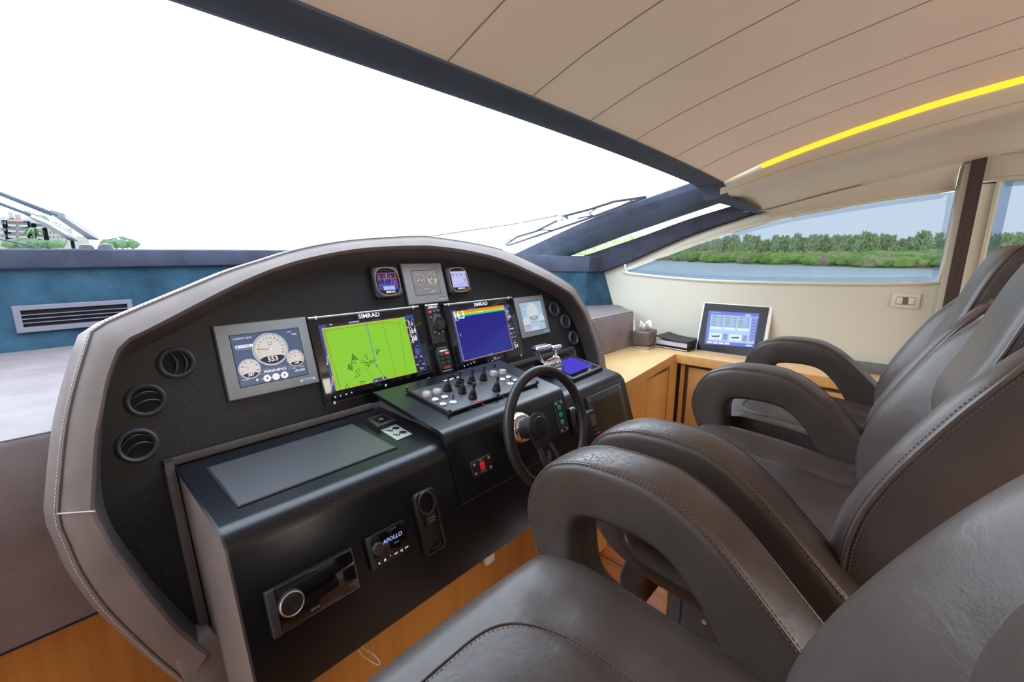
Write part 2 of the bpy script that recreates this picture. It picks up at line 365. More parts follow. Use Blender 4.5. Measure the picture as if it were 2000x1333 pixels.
# headliner
ZB = [(0.945, .465), (.90, .482), (.83, .507), (.74, .538), (.6, .576), (.5, .60), (.32, .64), (.065, .686), (-.15, .72), (-.23, .733), (-.6, .775), (-1.2, .80), (-3.6, .80)]
def zc(x, y):
    b = interp(ZB, y); c = 0.045*max(0, (x-0.9)/2.05)**2
    return b - c*max(0, min(1, y/0.945))
ys = [.945, .90, .83, .74, .6, .5, .41, .32, .2, .065, -.05, -.15, -.3, -.5, -.8, -1.2, -2, -3.6]
XE = 2.95
mb = MB(); xs = [-2.8+i*(XE+2.8)/46 for i in range(47)]
mb.grid([[V(x, y, zc(x, y)) for x in xs] for y in ys], 'beige')
struct(mb, 'ceiling')
mb = MB()
for x in (-1.6, -1.2, -.8, -.4, .0, .40, .783, 1.115, 1.443, 1.79, 2.192, 2.53):
    mb.tube([V(x, y, zc(x, y)-0.0005) for y in ys], 0.0016, 'beige_dark', seg=5)
struct(mb, 'trim_2')
# side fascia, cove and upper wall (profile swept fore and aft)
Z1 = [(.923, .343), (.619, .436), (.328, .497), (-.019, .571), (-.255, .608), (-.7, .66), (-3.6, .68)]
Z2 = [(.80, .280), (.756, .289), (.518, .347), (.256, .405), (-.116, .478), (-.6, .55), (-3.6, .56)]
ts = [i/30 for i in range(31)]
rows = []; seam1 = []; ts = [-.04]+ts
for t in ts:
    y1 = .923-4.4*max(t, 0)**1.6-min(t, 0); z0 = zc(XE, min(y1, .94)); z1 = interp(Z1, y1); y2 = .80-4.3*max(t, 0)**1.6-min(t, 0)*3; z2 = interp(Z2, y2)
    pr = [V(XE+0.012, y1, z0+0.02), V(XE+0.022, y1, z0-0.012), V(2.985, y1, z1+0.03), V(2.992, y1, z1+0.012), V(3.004, y1-.004, z1+0.002), V(3.022, y1-.008, z1-0.001), V(3.05, y1-.02, z1+0.0)]
    n = 8; a = V(3.05, y1-.02, z1); b = V(3.46, y2, z2)
    for i in range(1, n+1):
        u = i/n; p = a.lerp(b, u); p.z += 0.035*math.sin(PI*u); pr.append(p)
    pr.append(V(3.66, y2, z2+.03)); rows.append(pr); seam1.append(V(2.984, y1, z1+0.032))
mb = MB(); mb.grid(rows, 'beige_wall'); mb.grid([[V(XE-.03, y, zc(XE, y)+.035), V(XE+.06, y, zc(XE, y)+.035), V(XE+.06, y, zc(XE, y)-.05)] for y in [.97]+ys], 'beige'); struct(mb, 'ceiling_side')
mb = MB(); dashes(mb, resample(seam1[:24], 200), 'beige_dark', 0.006, 0.004, 0.0012); dashes(mb, [V(2.966, .925, .41), V(2.98, .925, .36)], 'beige_dark')
struct(mb, 'trim_3')
# amber light strip let in between headliner and fascia
led = []
for i in range(40):
    y = .735-2.6*(i/39)**1.3; led.append((y, zc(XE, y)))
mb = MB()
mb.grid([[V(XE-0.012, y, z+0.010), V(XE-0.004, y, z-0.004), V(XE+0.012, y, z-0.020), V(XE+0.020, y, z-0.024)] for y, z in led], 'led')
tag(mb.build('light_strip'), 'glowing amber light strip along the edge of the cream ceiling', 'light strip')
# windscreen header beam
xs2 = [-2.9+i*(2.95+2.9)/30 for i in range(31)]
rows = []
for x in xs2:
    z = zc(x, .945); y0 = .935; y1 = 1.10
    rows.append([V(x, y0, z+0.05), V(x, y0, z-0.003), V(x, y0+.02, z-0.010), V(x, y1-.03, z-0.012), V(x, y1-.004, z-0.006), V(x, y1, z+0.004), V(x, y1, z+0.05)])
mb = MB(); mb.grid(rows, 'frame_blue', closed_u=True)
def q(px, py, x): return PX(px, py, x)
corner = [[V(2.95, .935, .418), V(2.95, 1.10, .41), V(2.95, 1.16, .47)], [V(2.985, .925, .395), V(2.985, 1.07, .36), V(2.99, 1.14, .45)],
          [V(2.99, .915, .35), V(3.0, 1.05, .325), V(3.05, 1.1, .42)], [V(3.02, .90, .337), V(3.06, .99, .312), V(3.08, 1.1, .40)],
          [V(3.15, .885, .322), V(3.2, .955, .300), V(3.22, 1.1, .38)], [V(3.50, .80, .288), V(3.55, .865, .262), V(3.58, .9, .34)]]
mb.grid([r+[V(max(r[-1].x, 3.0), .70, .50), V(max(r[0].x, 3.0), .70, .46)] for r in corner], 'frame_blue')
mb.grid([[r[-1], V(r[-1].x, 1.15, .62)] for r in corner], 'frame_blue'); mb.poly([V(3.50, .80, .288), V(3.55, .865, .262), V(3.62, .9, .5), V(3.62, .6, .5)], 'frame_blue')
struct(mb, 'window_1_frame')
M['glass2'] = glass('quarter_glass', (0.42, 0.46, 0.47))
# windscreen glass, raked from the sill up to the header
mb = MB(); mb.poly([V(-3, 3.13, .0), V(3.1, 3.13, .0), V(3.25, 1.13, .45), V(-3, 1.13, .49)], 'glass'); struct(mb, 'window_1')
# starboard pillar of the windscreen
def strip(lines, k, name=None, sub=5):
    cols = [resample(catmull(l, sub), 24) for l in lines]
    return [[c[i] for c in cols] for i in range(24)]
up = [q(985, 506, 3.25), q(1008, 495, 3.24), q(1150, 430, 3.22), q(1353, 357, 3.2), q(1380, 346, 3.2)]
mid = [q(1015, 516, 3.27), q(1040, 505, 3.27), q(1175, 444, 3.25), q(1397, 370, 3.23), q(1420, 362, 3.23)]
lo = [q(1035, 527, 3.34), q(1060, 517, 3.34), q(1200, 464, 3.34), q(1396, 396, 3.3), q(1425, 386, 3.3)]
mb = MB(); rows = strip([[p+V(.12, .02, .03) for p in up], up, [(a+b)/2+V(-.008, -.008, 0) for a, b in zip(up, mid)], mid, [(a+b)/2+V(-.012, -.01, 0) for a, b in zip(mid, lo)], lo, [p+V(.12, .02, 0) for p in lo]], 'suede_dark')
mb.grid([r[:4] for r in rows], 'suede_dark'); mb.grid([r[3:] for r in rows], 'frame_blue'); struct(mb, 'window_1_pillar')
# lower bar of the quarter window
Bu = [q(1072, 521, 3.32), q(1096, 505, 3.38), q(1137, 500.5, 3.42), q(1170, 490, 3.45), q(1250, 463, 3.45), q(1340, 430, 3.45), q(1434, 401, 3.45)]
Bl = [q(1062, 531, 3.10), q(1100, 532, 3.24), q(1140, 533, 3.40), q(1178, 531, 3.51), q(1236, 509, 3.52), q(1350, 460, 3.53), q(1494, 412, 3.53)]
mb = MB(); mb.grid(strip([[p+V(.1, .02, 0) for p in Bu], Bu, [a.lerp(b, .5)+V(-.01, 0, 0) for a, b in zip(Bu, Bl)], Bl, [p+V(.05, .02, .002) for p in Bl]], 'suede_dark'), 'suede_dark')
mb.tube(catmull([p+V(-.004, -.002, 0) for p in Bl[3:]], 5), 0.006, 'hole', seg=6)
struct(mb, 'window_2_frame')
mb = MB(); A_ = resample(catmull([q(1040, 520, 3.5), q(1200, 462, 3.5), q(1400, 393, 3.5)], 5), 12); B_ = resample(catmull([q(1080, 522, 3.5), q(1250, 470, 3.5), q(1450, 403, 3.5)], 5), 12)
mb.grid([A_, B_], 'glass2', smooth=False); struct(mb, 'window_2')
# starboard wall with the long pointed window
WT = [(1.885, -.165), (1.866, -.151), (1.527, -.029), (1.137, .107), (.741, .220), (.253, .299), (-.110, .339)]
WB = [(1.885, -.168), (1.865, -.174), (1.514, -.196), (1.108, -.208), (.602, -.200), (.190, -.184), (-.110, -.164)]
UE = [(2.25, -.165), (2.10, -.168), (2.067, -.166), (1.797, -.070), (1.313, .133), (.831, .278), (.80, .283)]
def upper(y): return interp(UE, y)+.02 if y > .80 else interp(Z2, y)+0.002
yw = [2.2, 2.095, 2.06, 2.0, 1.95, 1.90, 1.885, 1.866, 1.80, 1.7, 1.6, 1.5, 1.4, 1.3, 1.2, 1.1, 1.0, .9, .83, .8, .7, .6, .5, .4, .3, .2, .1, 0, -.06, -.11]
mb = MB()
zlow = -.86
lowr = [[V(XW, y, zlow), V(XW, y, -.5), V(XW, y, (interp(WB, y) if y <= 1.885 else upper(y)))] for y in yw]
mb.grid(lowr, 'beige_wall')
upr = [[V(XW, y, interp(WT, y)), V(XW-.03*max(0, min(1, (.8-y)/.5)), y, (interp(WT, y)+upper(y))/2), V(XW-.09*max(0, min(1, (.82-y)/.06)), y, upper(y))] for y in yw if y <= 1.885]
mb.grid(upr, 'beige_wall')
mb.poly([V(XW, -.11, zlow), V(XW, -.16, zlow), V(XW, -.16, .50), V(XW-.09, -.11, .478), V(XW, -.11, .339)], 'beige_wall')
mb.grid([[V(3.44, y, interp(Z2, y)+.002), V(3.52, y, interp(Z2, y)+.001), V(3.62, y, interp(Z2, y)+.03)] for y in (.3, .5, .6, .7, .756, .80, .86, .95)], 'beige_wall'); struct(mb, 'wall_starboard')
outl = catmull([V(XW, a, b) for a, b in WT], 6) + [V(XW, -.118, .2), V(XW, -.118, -.05)] + catmull([V(XW, a, b) for a, b in WB[::-1][:-1]], 6)
cen = V(XW, .6, .0)
def inset(P, d):
    n = len(P); out = []
    for i, p in enumerate(P):
        t = (P[(i+1) % n]-P[i-1]).normalized(); nn_ = V(0, -t.z, t.y)
        if nn_.dot(cen-p) < 0: nn_ = -nn_
        out.append(p+nn_*d)
    return out
mb = MB(); mb.tube([p+V(-.004, 0, 0) for p in inset(outl, -.008)], 0.011, 'ivory', seg=8, closed=True); dashes(mb, [p+V(-.001, 0, 0) for p in inset(outl, -.028)], 'beige_dark', .005, .004, .0009); struct(mb, 'window_3_frame')
mb = MB(); mb.add([p+V(.03, 0, 0) for p in outl], [tuple(range(len(outl)))], 'tint'); struct(mb, 'window_3')
M['frit'] = glass('frosted_glass_border', (0.72, 0.80, 0.86))
fr = M['frit'].node_tree; bd = fr.nodes.new('ShaderNodeBsdfDiffuse'); bd.inputs[0].default_value = (0.3, 0.42, 0.55, 1); mx_ = fr.nodes.new('ShaderNodeMixShader'); mx_.inputs[0].default_value = 0.16
outn = [n for n in fr.nodes if n.type == 'OUTPUT_MATERIAL'][0]; srcn = outn.inputs[0].links[0].from_socket; fr.links.new(srcn, mx_.inputs[1]); fr.links.new(bd.outputs[0], mx_.inputs[2]); fr.links.new(mx_.outputs[0], outn.inputs[0])
mb = MB()
P0 = [p+V(.026, 0, 0) for p in outl]; P1 = [p+V(.026, 0, 0) for p in inset(outl, .03)]
mb.grid([P0+[P0[0]], P1+[P1[0]]], 'frit', smooth=False); struct(mb, 'window_3_border')
# wenge post and the wall aft of it
mb = MB(); mb.box((3.485, -.178, -.12), (.05, .055, 1.34), 'wenge'); mb.box((3.505, -.137, -.16), (.04, .024, 1.26), 'ivory'); struct(mb, 'trim_4')
mb = MB()
mb.box((3.60, -.235, -.19), (.02, .07, 1.22), 'beige_wall'); mb.box((3.585, -.275, -.1), (.03, .02, 1.0), 'ivory', bev=.008)
mb.box((3.60, -1.8, -.60), (.02, 3.2, .5), 'beige_wall'); mb.box((3.60, -1.8, .62), (.02, 3.2, .5), 'beige_wall')
mb.box((3.56, -1.6, .45), (.06, 2.79, .15), 'beige_wall', bev=.01)
struct(mb, 'wall_starboard_aft')
mb = MB()
for z in (.395, .507): dashes(mb, [V(3.527, -.225, z), V(3.527, -.9, z)], 'beige_dark', .005, .004, .001)
dashes(mb, [V(3.527, -.225, .395), V(3.527, -.225, .507)], 'beige_dark', .005, .004, .001); struct(mb, 'trim_5')
mb = MB(); mb.poly([V(3.61, -.285, -.36), V(3.61, -3, -.36), V(3.61, -3, .38), V(3.61, -.285, .38)], 'tint'); struct(mb, 'window_4')
mb = MB(); mb.box((3.605, -.305, .0), (.004, .045, .74), 'frit'); mb.box((3.605, -1.6, .365), (.004, 2.6, .03), 'frit'); struct(mb, 'window_4_border')
# forward bulkhead: navy sill band over blue suede
plan = [(-3.0, 3.1), (2.2, 3.1), (2.75, 2.78), (3.05, 2.45), (3.29, 2.12), (3.47, 1.93), (3.56, 1.86)]
mb = MB(); mb.grid([[V(x, y, zt_), V(x, y, -.25), V(x, y, -.48)] for (x, y), zt_ in zip(plan[:5], (-.03, -.05, -.12, -.16, -.165))]+[[V(3.55, 2.10, -.17), V(3.55, 2.07, -.25), V(3.55, 1.985, -.48)]], 'suede', smooth=False); struct(mb, 'wall_forward')
mb = MB()
mb.grid([[V(x, y+dy, z) for (dy, z) in ((.10, .012-dz*.5), (-.03, .010-dz*.5), (-.036, .004-dz*.5), (-.034, -.072-dz), (-.028, -.080-dz), (.0, -.080-dz))] for x, y, dz in ((-3, 3.1, 0), (0, 3.1, 0), (1.2, 3.1, 0), (2.2, 3.1, .02), (2.75, 2.78, .05), (3.05, 2.45, .085), (3.29, 2.13, .09), (3.54, 2.10, .092))], 'suede_dark'); struct(mb, 'sill_forward')
# leather covered shelf below it
mb = MB()
top = [V(-3, 3.1, -.47), V(-3, 1.64, -.47), V(3.23, 1.64, -.47), V(3.30, 1.72, -.47), V(3.552, 1.93, -.47), V(3.552, 2.0, -.47), V(3.29, 2.13, -.47), V(3.05, 2.45, -.47), V(2.75, 2.78, -.47), V(2.2, 3.1, -.47)]
mb.poly(top, 'shelf')
mb.grid([[V(x, 1.64, -.47), V(x, 1.627, -.473), V(x, 1.62, -.485), V(x, 1.615, -.75), V(x, 1.62, -1.03), V(x, 1.65, -1.03)] for x in (-3, -1, 0, 1, 2, 3, 3.23)], 'shelf')
mb.grid([[V(3.23+.0, 1.64, -.47), V(3.235, 1.627, -.473), V(3.24, 1.62, -.485), V(3.30, 1.615, -.76)], [V(3.552, 1.93, -.47), V(3.555, 1.92, -.473), V(3.557, 1.91, -.48), V(3.56, 1.75, -.76)]], 'shelf')
mb.tube([V(-3, 1.63, -.4695), V(3.23, 1.63, -.4695)], .0022, 'piping', seg=5)
tag(mb.build('dashboard_shelf'), 'mauve leather covered shelf running under the windscreen in front of the blue wall', 'shelf')
mb = MB(); mb.box((-.9, 1.66, -1.265), (4.0, .04, .47), 'oak'); mb.box((-.9, 1.632, -1.032), (4.0, .03, .006), 'hole'); struct(mb, 'wall_forward_lower')

# port and aft sides of the saloon (behind the photographer)
mb = MB(); mb.box((-3.02, -.3, -.95), (.04, 6.8, 1.1), 'beige_wall'); mb.box((-3.02, -.3, .60), (.04, 6.8, .5), 'beige_wall'); mb.box((-3.02, -3.4, .0), (.04, .7, .9), 'beige_wall'); mb.box((-3.02, 1.5, .0), (.04, .2, .9), 'beige_wall'); struct(mb, 'wall_port')
mb = MB(); mb.poly([V(-3.02, -3.1, -.4), V(-3.02, 3.1, -.4), V(-3.02, 3.1, .36), V(-3.02, -3.1, .36)], 'tint'); struct(mb, 'window_5')
mb = MB(); mb.box((.3, -3.65, -.3), (6.7, .04, 2.4), 'beige_wall'); struct(mb, 'wall_aft')

# ================================================================ OUTSIDE
M['water'] = mat('sea', (0.66, 0.74, 0.76), 0.3, bump=0.12, bscale=0.6, var=0.15, vscale=0.02); M['sand'] = mat('sand', (0.50, 0.42, 0.33), 0.9, var=.2, vscale=.2)
for k, c in (('leafA', (.26, .42, .07)), ('leafB', (.36, .52, .10)), ('leafC', (.46, .46, .17)), ('leafD', (.50, .36, .20)), ('pineA', (.56, .62, .32)), ('pineB', (.64, .70, .36)), ('pineC', (.72, .76, .48))):
    M[k] = mat(k, c, 0.8, var=.35, vscale=.8)
M['leafP'] = mat('garden_leaf', (.055, .10, .035), .8, var=.3, vscale=.5); M['bark'] = mat('bark', (.15, .11, .08), .9); M['stucco'] = mat('white_stucco', (.24, .225, .215), .8, var=.04, vscale=.2); M['tile'] = mat('terracotta_tile', (.24, .09, .05), .8, var=.15, vscale=1); M['darkwin'] = mat('shaded_window', (.10, .105, .125), .5, spec=.1); M['palmgreen'] = mat('palm_green', (.06, .12, .05), .8)
ZS = -3.6
mb = MB(); mb.poly([V(-4000, -400, ZS), V(4500, -400, ZS), V(4500, 5000, ZS), V(-4000, 5000, ZS)], 'water')
tag(mb.build('sea_water'), 'calm pale sea between the yacht and the wooded shore', 'water', None, 'stuff')
sh = [(1100, 498.5), (1160, 501.0), (1225, 505), (1300, 510), (1400, 514), (1500, 517.5), (1600, 520), (1700, 523.5), (1800, 526), (1850, 527.5), (1930, 531), (2000, 535), (2080, 541)]
shp = [PZ(a, b, ZS) for a, b in sh]
def shore(px):
    s_ = [(a, p.length) for (a, _), p in zip(sh, shp)]
    return interp(s_, px)
def gp(px, dist):
    r = ray(px, 490); r = V(r.x, r.y, 0).normalized(); return V(r.x*dist, r.y*dist, 0)
mb = MB(); rr_ = []
for (a, _), p in zip(sh, shp):
    d = p.length; rr_.append([gp(a, d-0.3)+V(0, 0, ZS-.1), gp(a, d+2.0)+V(0, 0, ZS+.25), gp(a, d+6)+V(0, 0, ZS+.6), gp(a, d+400)+V(0, 0, ZS+1.0)])
mb.grid(rr_, 'sand'); tag(mb.build('island_ground'), 'low sandy shore of the wooded island across the water', 'shore')
tag(COL.objects['island_ground'], kind='structure')
ico = bmesh.new(); bmesh.ops.create_icosphere(ico, subdivisions=2, radius=1); icv = [v.co.copy() for v in ico.verts]; icf = [tuple(v.index for v in f.verts) for f in ico.faces]; ico.free()
mb = MB(); rnd = random.Random(3)
def blob(c, sx, sy, sz, k):
    o = rnd.random()*50; vs = []
    for v in icv:
        d = 1+.45*noise.noise(v*2.3+V(o, 0, 0)); vs.append(V(c.x+v.x*sx*d, c.y+v.y*sy*d, c.z+v.z*sz*d))
    mb.add(vs, icf, k, False)
for i in range(900):
    px = 1080+rnd.random()*1000; sd = shore(px); u = rnd.random()
    c = gp(px, sd+2+u*16*min(1.6, sd/60)); s_ = (.5+.9*rnd.random())*min(1.5, sd/70)
    k = rnd.choice(['leafA', 'leafB', 'leafB', 'leafC', 'leafA', 'leafD'] if u < .35 else ['leafA', 'leafB', 'leafB', 'leafC'])
    c.z = ZS+.5+s_*.5+u*.8; blob(c, s_*1.5, s_*1.5, s_*(.7+.4*rnd.random()), k)
tag(mb.build('mangrove_scrub'), 'low tangled green mangrove scrub along the far shore', 'shrubs', None, 'stuff')
def pine_mesh(seed):
    r = random.Random(seed); m = MB(); m.tube([V(0, 0, 0), V(.15, 0, 3), V(.5, 0, 5.6)], .12, 'bark', seg=5, rs=[.14, .09, .03])
    k = r.choice(['pineA', 'pineB', 'pineC'])
    for i in range(330):
        h = 1.0+5.4*r.random()**.85; sp = (.25+1.35*(1-(h-1)/6.0))*r.random()**.6; a = r.random()*2*PI
        c = V(.1*h*.8+sp*math.cos(a), sp*math.sin(a), h); d = V(.35+.3*math.cos(a), .3*math.sin(a), .55+.3*r.random()).normalized()*(.4+.55*r.random())
        s_ = V(r.uniform(-1, 1), r.uniform(-1, 1), r.uniform(-.4, .4)).normalized()*.13
        m.add([c-s_, c+s_, c+d*.7+s_*.6, c+d, c+d*.7-s_*.6], [(0, 1, 2, 3, 4)], r.choice([k, k, 'pineB']))
    return m
protos = [pine_mesh(s) for s in (1, 2, 3, 4)]
first = [None]*4
for i in range(150):
    px = 1085+(i+rnd.uniform(-.5, .5))*6.6; sd = shore(px); c = gp(px, sd+(15+rnd.random()*20)*min(1.5, sd/70)); j = i % 4
    sc = (.62+.34*rnd.random()) * (sd/92)**.8
    if px < 1500: sc *= 1.0
    if first[j] is None: o = first[j] = protos[j].build('casuarina_tree')
    else: o = first[j].copy(); COL.objects.link(o)
    hz = c.length; top_px = (sc*6.3+ZS+.9)
    o.location = (c.x, c.y, ZS+.7); o.rotation_euler = (0, 0, rnd.uniform(-.4, .4)); o.scale = (sc*1.5, sc*1.5, sc)
    tag(o, 'feathery grey green casuarina tree in the dense row behind the mangrove scrub', 'tree', 'casuarina trees on the island')
# far port side: apartment house, palms, low shore
YB = 300.0
def b_(px, py, y=YB): return PY(px, py, y)
def bx_px(m, x0, x1, y0, y1, dep, k, y=YB):
    a = b_(x0, y1, y); c = b_(x1, y0, y); m.box(((a.x+c.x)/2, y+dep/2, (a.z+c.z)/2), (abs(c.x-a.x), abs(dep), abs(c.z-a.z)), k)
bt = thing('apartment_building', 'white four storey apartment building with orange tiled roofs across the water', 'building', Matrix.Translation(b_(40, 484)))
IT = Matrix.Translation(-b_(40, 484))
def pt(m, name, par=bt, lab=None):
    m_ = m; m_.v = [IT @ v for v in m_.v]; o = m_.build(name, par)
    if lab: o['label'] = lab
    return o
m = MB(); bx_px(m, -120, 15, 424, 486, 20, 'stucco'); bx_px(m, 15, 58, 432, 486, 18, 'stucco'); bx_px(m, 58, 70, 427, 486, 22, 'stucco'); bx_px(m, 70, 90, 437, 486, 18, 'stucco'); bx_px(m, 90, 140, 446, 486, 16, 'stucco'); bx_px(m, 140, 172, 462, 486, 16, 'stucco'); pt(m, 'wall')
m = MB()
for (x0, x1, y0, y1) in ((13, 60, 424, 433), (68, 92, 431, 438)):
    a = b_(x0, y1); c = b_(x1, y1); tz = b_(x0, y0).z
    m.add([V(a.x, YB-1.5, a.z), V(c.x, YB-1.5, c.z), V(c.x-3, YB+8, tz-.3), V(a.x+1, YB+8, tz), V(a.x, YB+17, a.z), V(c.x, YB+17, c.z)], [(0, 1, 2, 3), (3, 2, 5, 4), (1, 5, 2), (0, 3, 4)], 'tile')
pt(m, 'roof')
m = MB(); bx_px(m, 17, 25, 414, 426, 2, 'stucco', YB+6); bx_px(m, 30, 40, 419, 428, 2, 'stucco', YB+8); pt(m, 'chimney')
for (x0, x1) in ((16, 31), (38, 53)):
    for (y0, y1) in ((434, 442), (445, 453), (457, 464)):
        o_ = 1 if x0 > 30 else 0
        m = MB(); bx_px(m, x0, x1, y0+o_, y1+o_, -.5, 'darkwin'); o = pt(m, 'balcony_opening')
        m = MB(); bx_px(m, x0, x1, y1-3+o_, y1+.5+o_, -1.4, 'stucco'); pt(m, 'balustrade', o)
for (x0, x1) in ((72, 83),):
    for (y0, y1) in ((440, 446), (450, 457), (460, 466), (470, 477)):
        m = MB(); bx_px(m, x0, x1, y0, y1, -.25, 'darkwin'); o = pt(m, 'balcony_opening')
        m = MB(); bx_px(m, x0, x1, y1-2.5, y1+.5, -1.4, 'stucco'); pt(m, 'balustrade', o)
for x0 in (2, 8):
    for y0 in (433, 446, 458):
        m = MB(); bx_px(m, x0, x0+3, y0, y0+5, -.25, 'darkwin'); pt(m, 'window')
for x0 in (60, 65, 97, 104, 112, 120, 128):
    for y0 in (452, 461, 470):
        m = MB(); bx_px(m, x0, x0+2.2, y0, y0+4.5, -.25, 'darkwin'); pt(m, 'window')
def palm(px, py, topy, y, lab, s=1.0):
    b = b_(px, py, y); tz = b_(px, topy, y).z; h = tz-b.z; m = MB()
    m.tube([V(0, 0, 0), V(.2, 0, h*.5), V(.1, 0, h)], .28*s, 'bark', seg=5); r = random.Random(px)
    b.z = ZS+1.1; h = tz-b.z; m = MB(); m.tube([V(0, 0, 0), V(.2, 0, h*.5), V(.1, 0, h)], .28*s, 'bark', seg=5); t = thing('palm_tree', lab, 'palm tree', Matrix.Translation(b), 'palms on the port shore'); m.build('trunk', t)
    m = MB()
    for i in range(16):
        a = 2*PI*i/16+r.random()*.3; d = V(math.cos(a), math.sin(a), 0); L_ = 2.6*s; e = r.uniform(-.2, .5)
        pts = [V(.1, 0, h)+d*L_*u+V(0, 0, (e*u-1.1*u*u)*L_*.7) for u in (0, .35, .7, 1)]; sd_ = V(-d.y, d.x, 0)*.35*s
        m.grid([[p-sd_*w_, p+sd_*w_] for p, w_ in zip(pts, (.3, 1, .8, .1))], 'palmgreen', smooth=False)
    m.build('fronds', t)
palm(70, 484, 445, 285, 'tall palm in front of the white apartment building', 1.5); palm(88, 484, 421, 330, 'palm showing above the roofs of the apartment building', 1.9); palm(106, 484, 434, 320, 'bushy palm behind the right wing of the apartment building', 2.0)
for px, ty, w_ in ((216, 467, 'first'), (226, 465, 'second'), (240, 462, 'third and tallest'), (248, 465, 'fourth'), (257, 467, 'last')): palm(px, 484, ty, 360, 'small distant palm right of the wiper bases, %s from the left' % w_, 1.0)
mb = MB(); rnd = random.Random(9)
for i in range(70):
    px = rnd.choice([rnd.uniform(8, 70), rnd.uniform(8, 120), rnd.uniform(205, 262)]); b = b_(px, 482, 280); s_ = rnd.uniform(.8, 2.2); blob(V(b.x, b.y+rnd.uniform(-3, 5), b.z+s_*.6), s_*1.2, s_*1.2, s_, rnd.choice(['leafP', 'palmgreen']))
tag(mb.build('garden_hedge'), 'clumps of green garden shrubs along the far port shore', 'shrubs', None, 'stuff')
mb = MB(); a = b_(-200, 486, 262); mb.box((a.x+100, 330, ZS+.5), (300, 150, 1.4), 'leafC'); struct(mb, 'port_shore_ground')
for i, px in enumerate((298, 345, 366)):
    b = b_(px, 485.5, 900); b.z = ZS+1; t = thing('motor_boat', ['white boat far off on the horizon, nearest the palms', 'white boat far off on the horizon, middle of three', 'white boat far off on the horizon, rightmost of three'][i], 'boat', Matrix.Translation(b), 'boats on the horizon')
    m = MB(); m.slab([(-6, -2), (5, -2), (8, 0), (5, 2), (-6, 2)], -1, 1.2, 'whitep'); m.build('hull', t); m = MB(); m.box((-.5, 0, 2), (6, 3, 1.8), 'whitep'); m.build('cabin', t)
# outside wipers on the windscreen
GN = V(0, .45, 2.0).normalized(); GD = GN.dot(V(0, 3.16, .0))+.03
def G(px, py, o=0.0): return onplane(px, py, GN, GD+o)
def wiper(arms, blade, caps, lab):
    t = thing('windscreen_wiper', lab, 'wiper', None, 'windscreen wipers')
    for ps, r, k in arms: m = MB(); m.tube([G(*p) for p in ps], r, k, seg=6); m.build('arm', t)
    for ps, r, k in blade: m = MB(); m.tube([G(*p) for p in ps], r, k, seg=6); m.build('blade', t)
    for c in caps: m = MB(); m.lathe([(.036, 0), (.032, .025), (.026, .036), (.0, .042)], 'blackp', 16, T=Matrix.Translation(c)); m.build('pivot_cap', t)
    return t
def arm_slab(name, t, pts, k, th=.02):
    m = MB(); P_ = [G(*p) for p in pts]; n = len(P_)
    m.add(P_+[p+GN*th for p in P_], [tuple(range(n)), tuple(range(n, 2*n))[::-1]]+[(i, (i+1) % n, n+(i+1) % n, n+i) for i in range(n)], k); m.build(name, t)
t = wiper([([(-60, 354), (0, 378), (110, 420)], .007, 'frame_blue')], [([(-60, 357), (0, 380.5), (100, 421)], .0035, 'rubber')], [G(206, 480)-V(0, 0, .03)], 'windscreen wiper on the port side, upper of the crossing pair at the far left')
arm_slab('bracket', t, [(100, 419), (128, 427), (165, 452), (195, 470), (172, 468), (130, 440)], 'greyp')
t = wiper([([(-60, 372), (0, 398), (58, 420)], .006, 'frame_blue'), ([(58, 420), (92, 434), (135, 460), (150, 470)], .005, 'silver')], [], [G(167, 481)-V(0, 0, .03)], 'windscreen wiper on the port side, lower of the crossing pair at the far left')
arm_slab('bracket', t, [(48, 420), (78, 430), (120, 452), (150, 471), (134, 470), (95, 448)], 'greyp')
t = wiper([([(-60, 447), (0, 467.5), (78, 484)], .004, 'frame_blue')], [], [], 'thin wiper arm just above the navy sill at the far left')
t = wiper([([(845, 461), (1000, 438.5), (1090, 421)], .0045, 'greyp'), ([(945, 478), (1003, 468)], .004, 'greyp')], [([(978, 485), (1060, 457), (1140, 430), (1262, 385)], .010, 'rubber')], [], 'long windscreen wiper beside the starboard pillar')
for ps, r in (([(980, 484), (1010, 463), (1045, 453), (1085, 433), (1100, 423), (1150, 410), (1200, 394), (1235, 389), (1260, 385)], .010), ([(1128, 427), (1158, 421), (1150, 417), (1165, 407)], .006), ([(1047, 463), (1078, 450), (1060, 449), (1045, 453)], .006), ([(1213, 402), (1235, 392)], .006)):
    m = MB(); m.tube([G(*p) for p in ps], r, 'rubber', seg=5); m.build('yoke', t)
m = MB(); c = G(1097, 424); m.box(c, (.10, .07, .055), 'silver', bev=.01); m.box(c+V(-.03, .03, .05), (.09, .02, .012), 'silver'); m.build('mount', t)

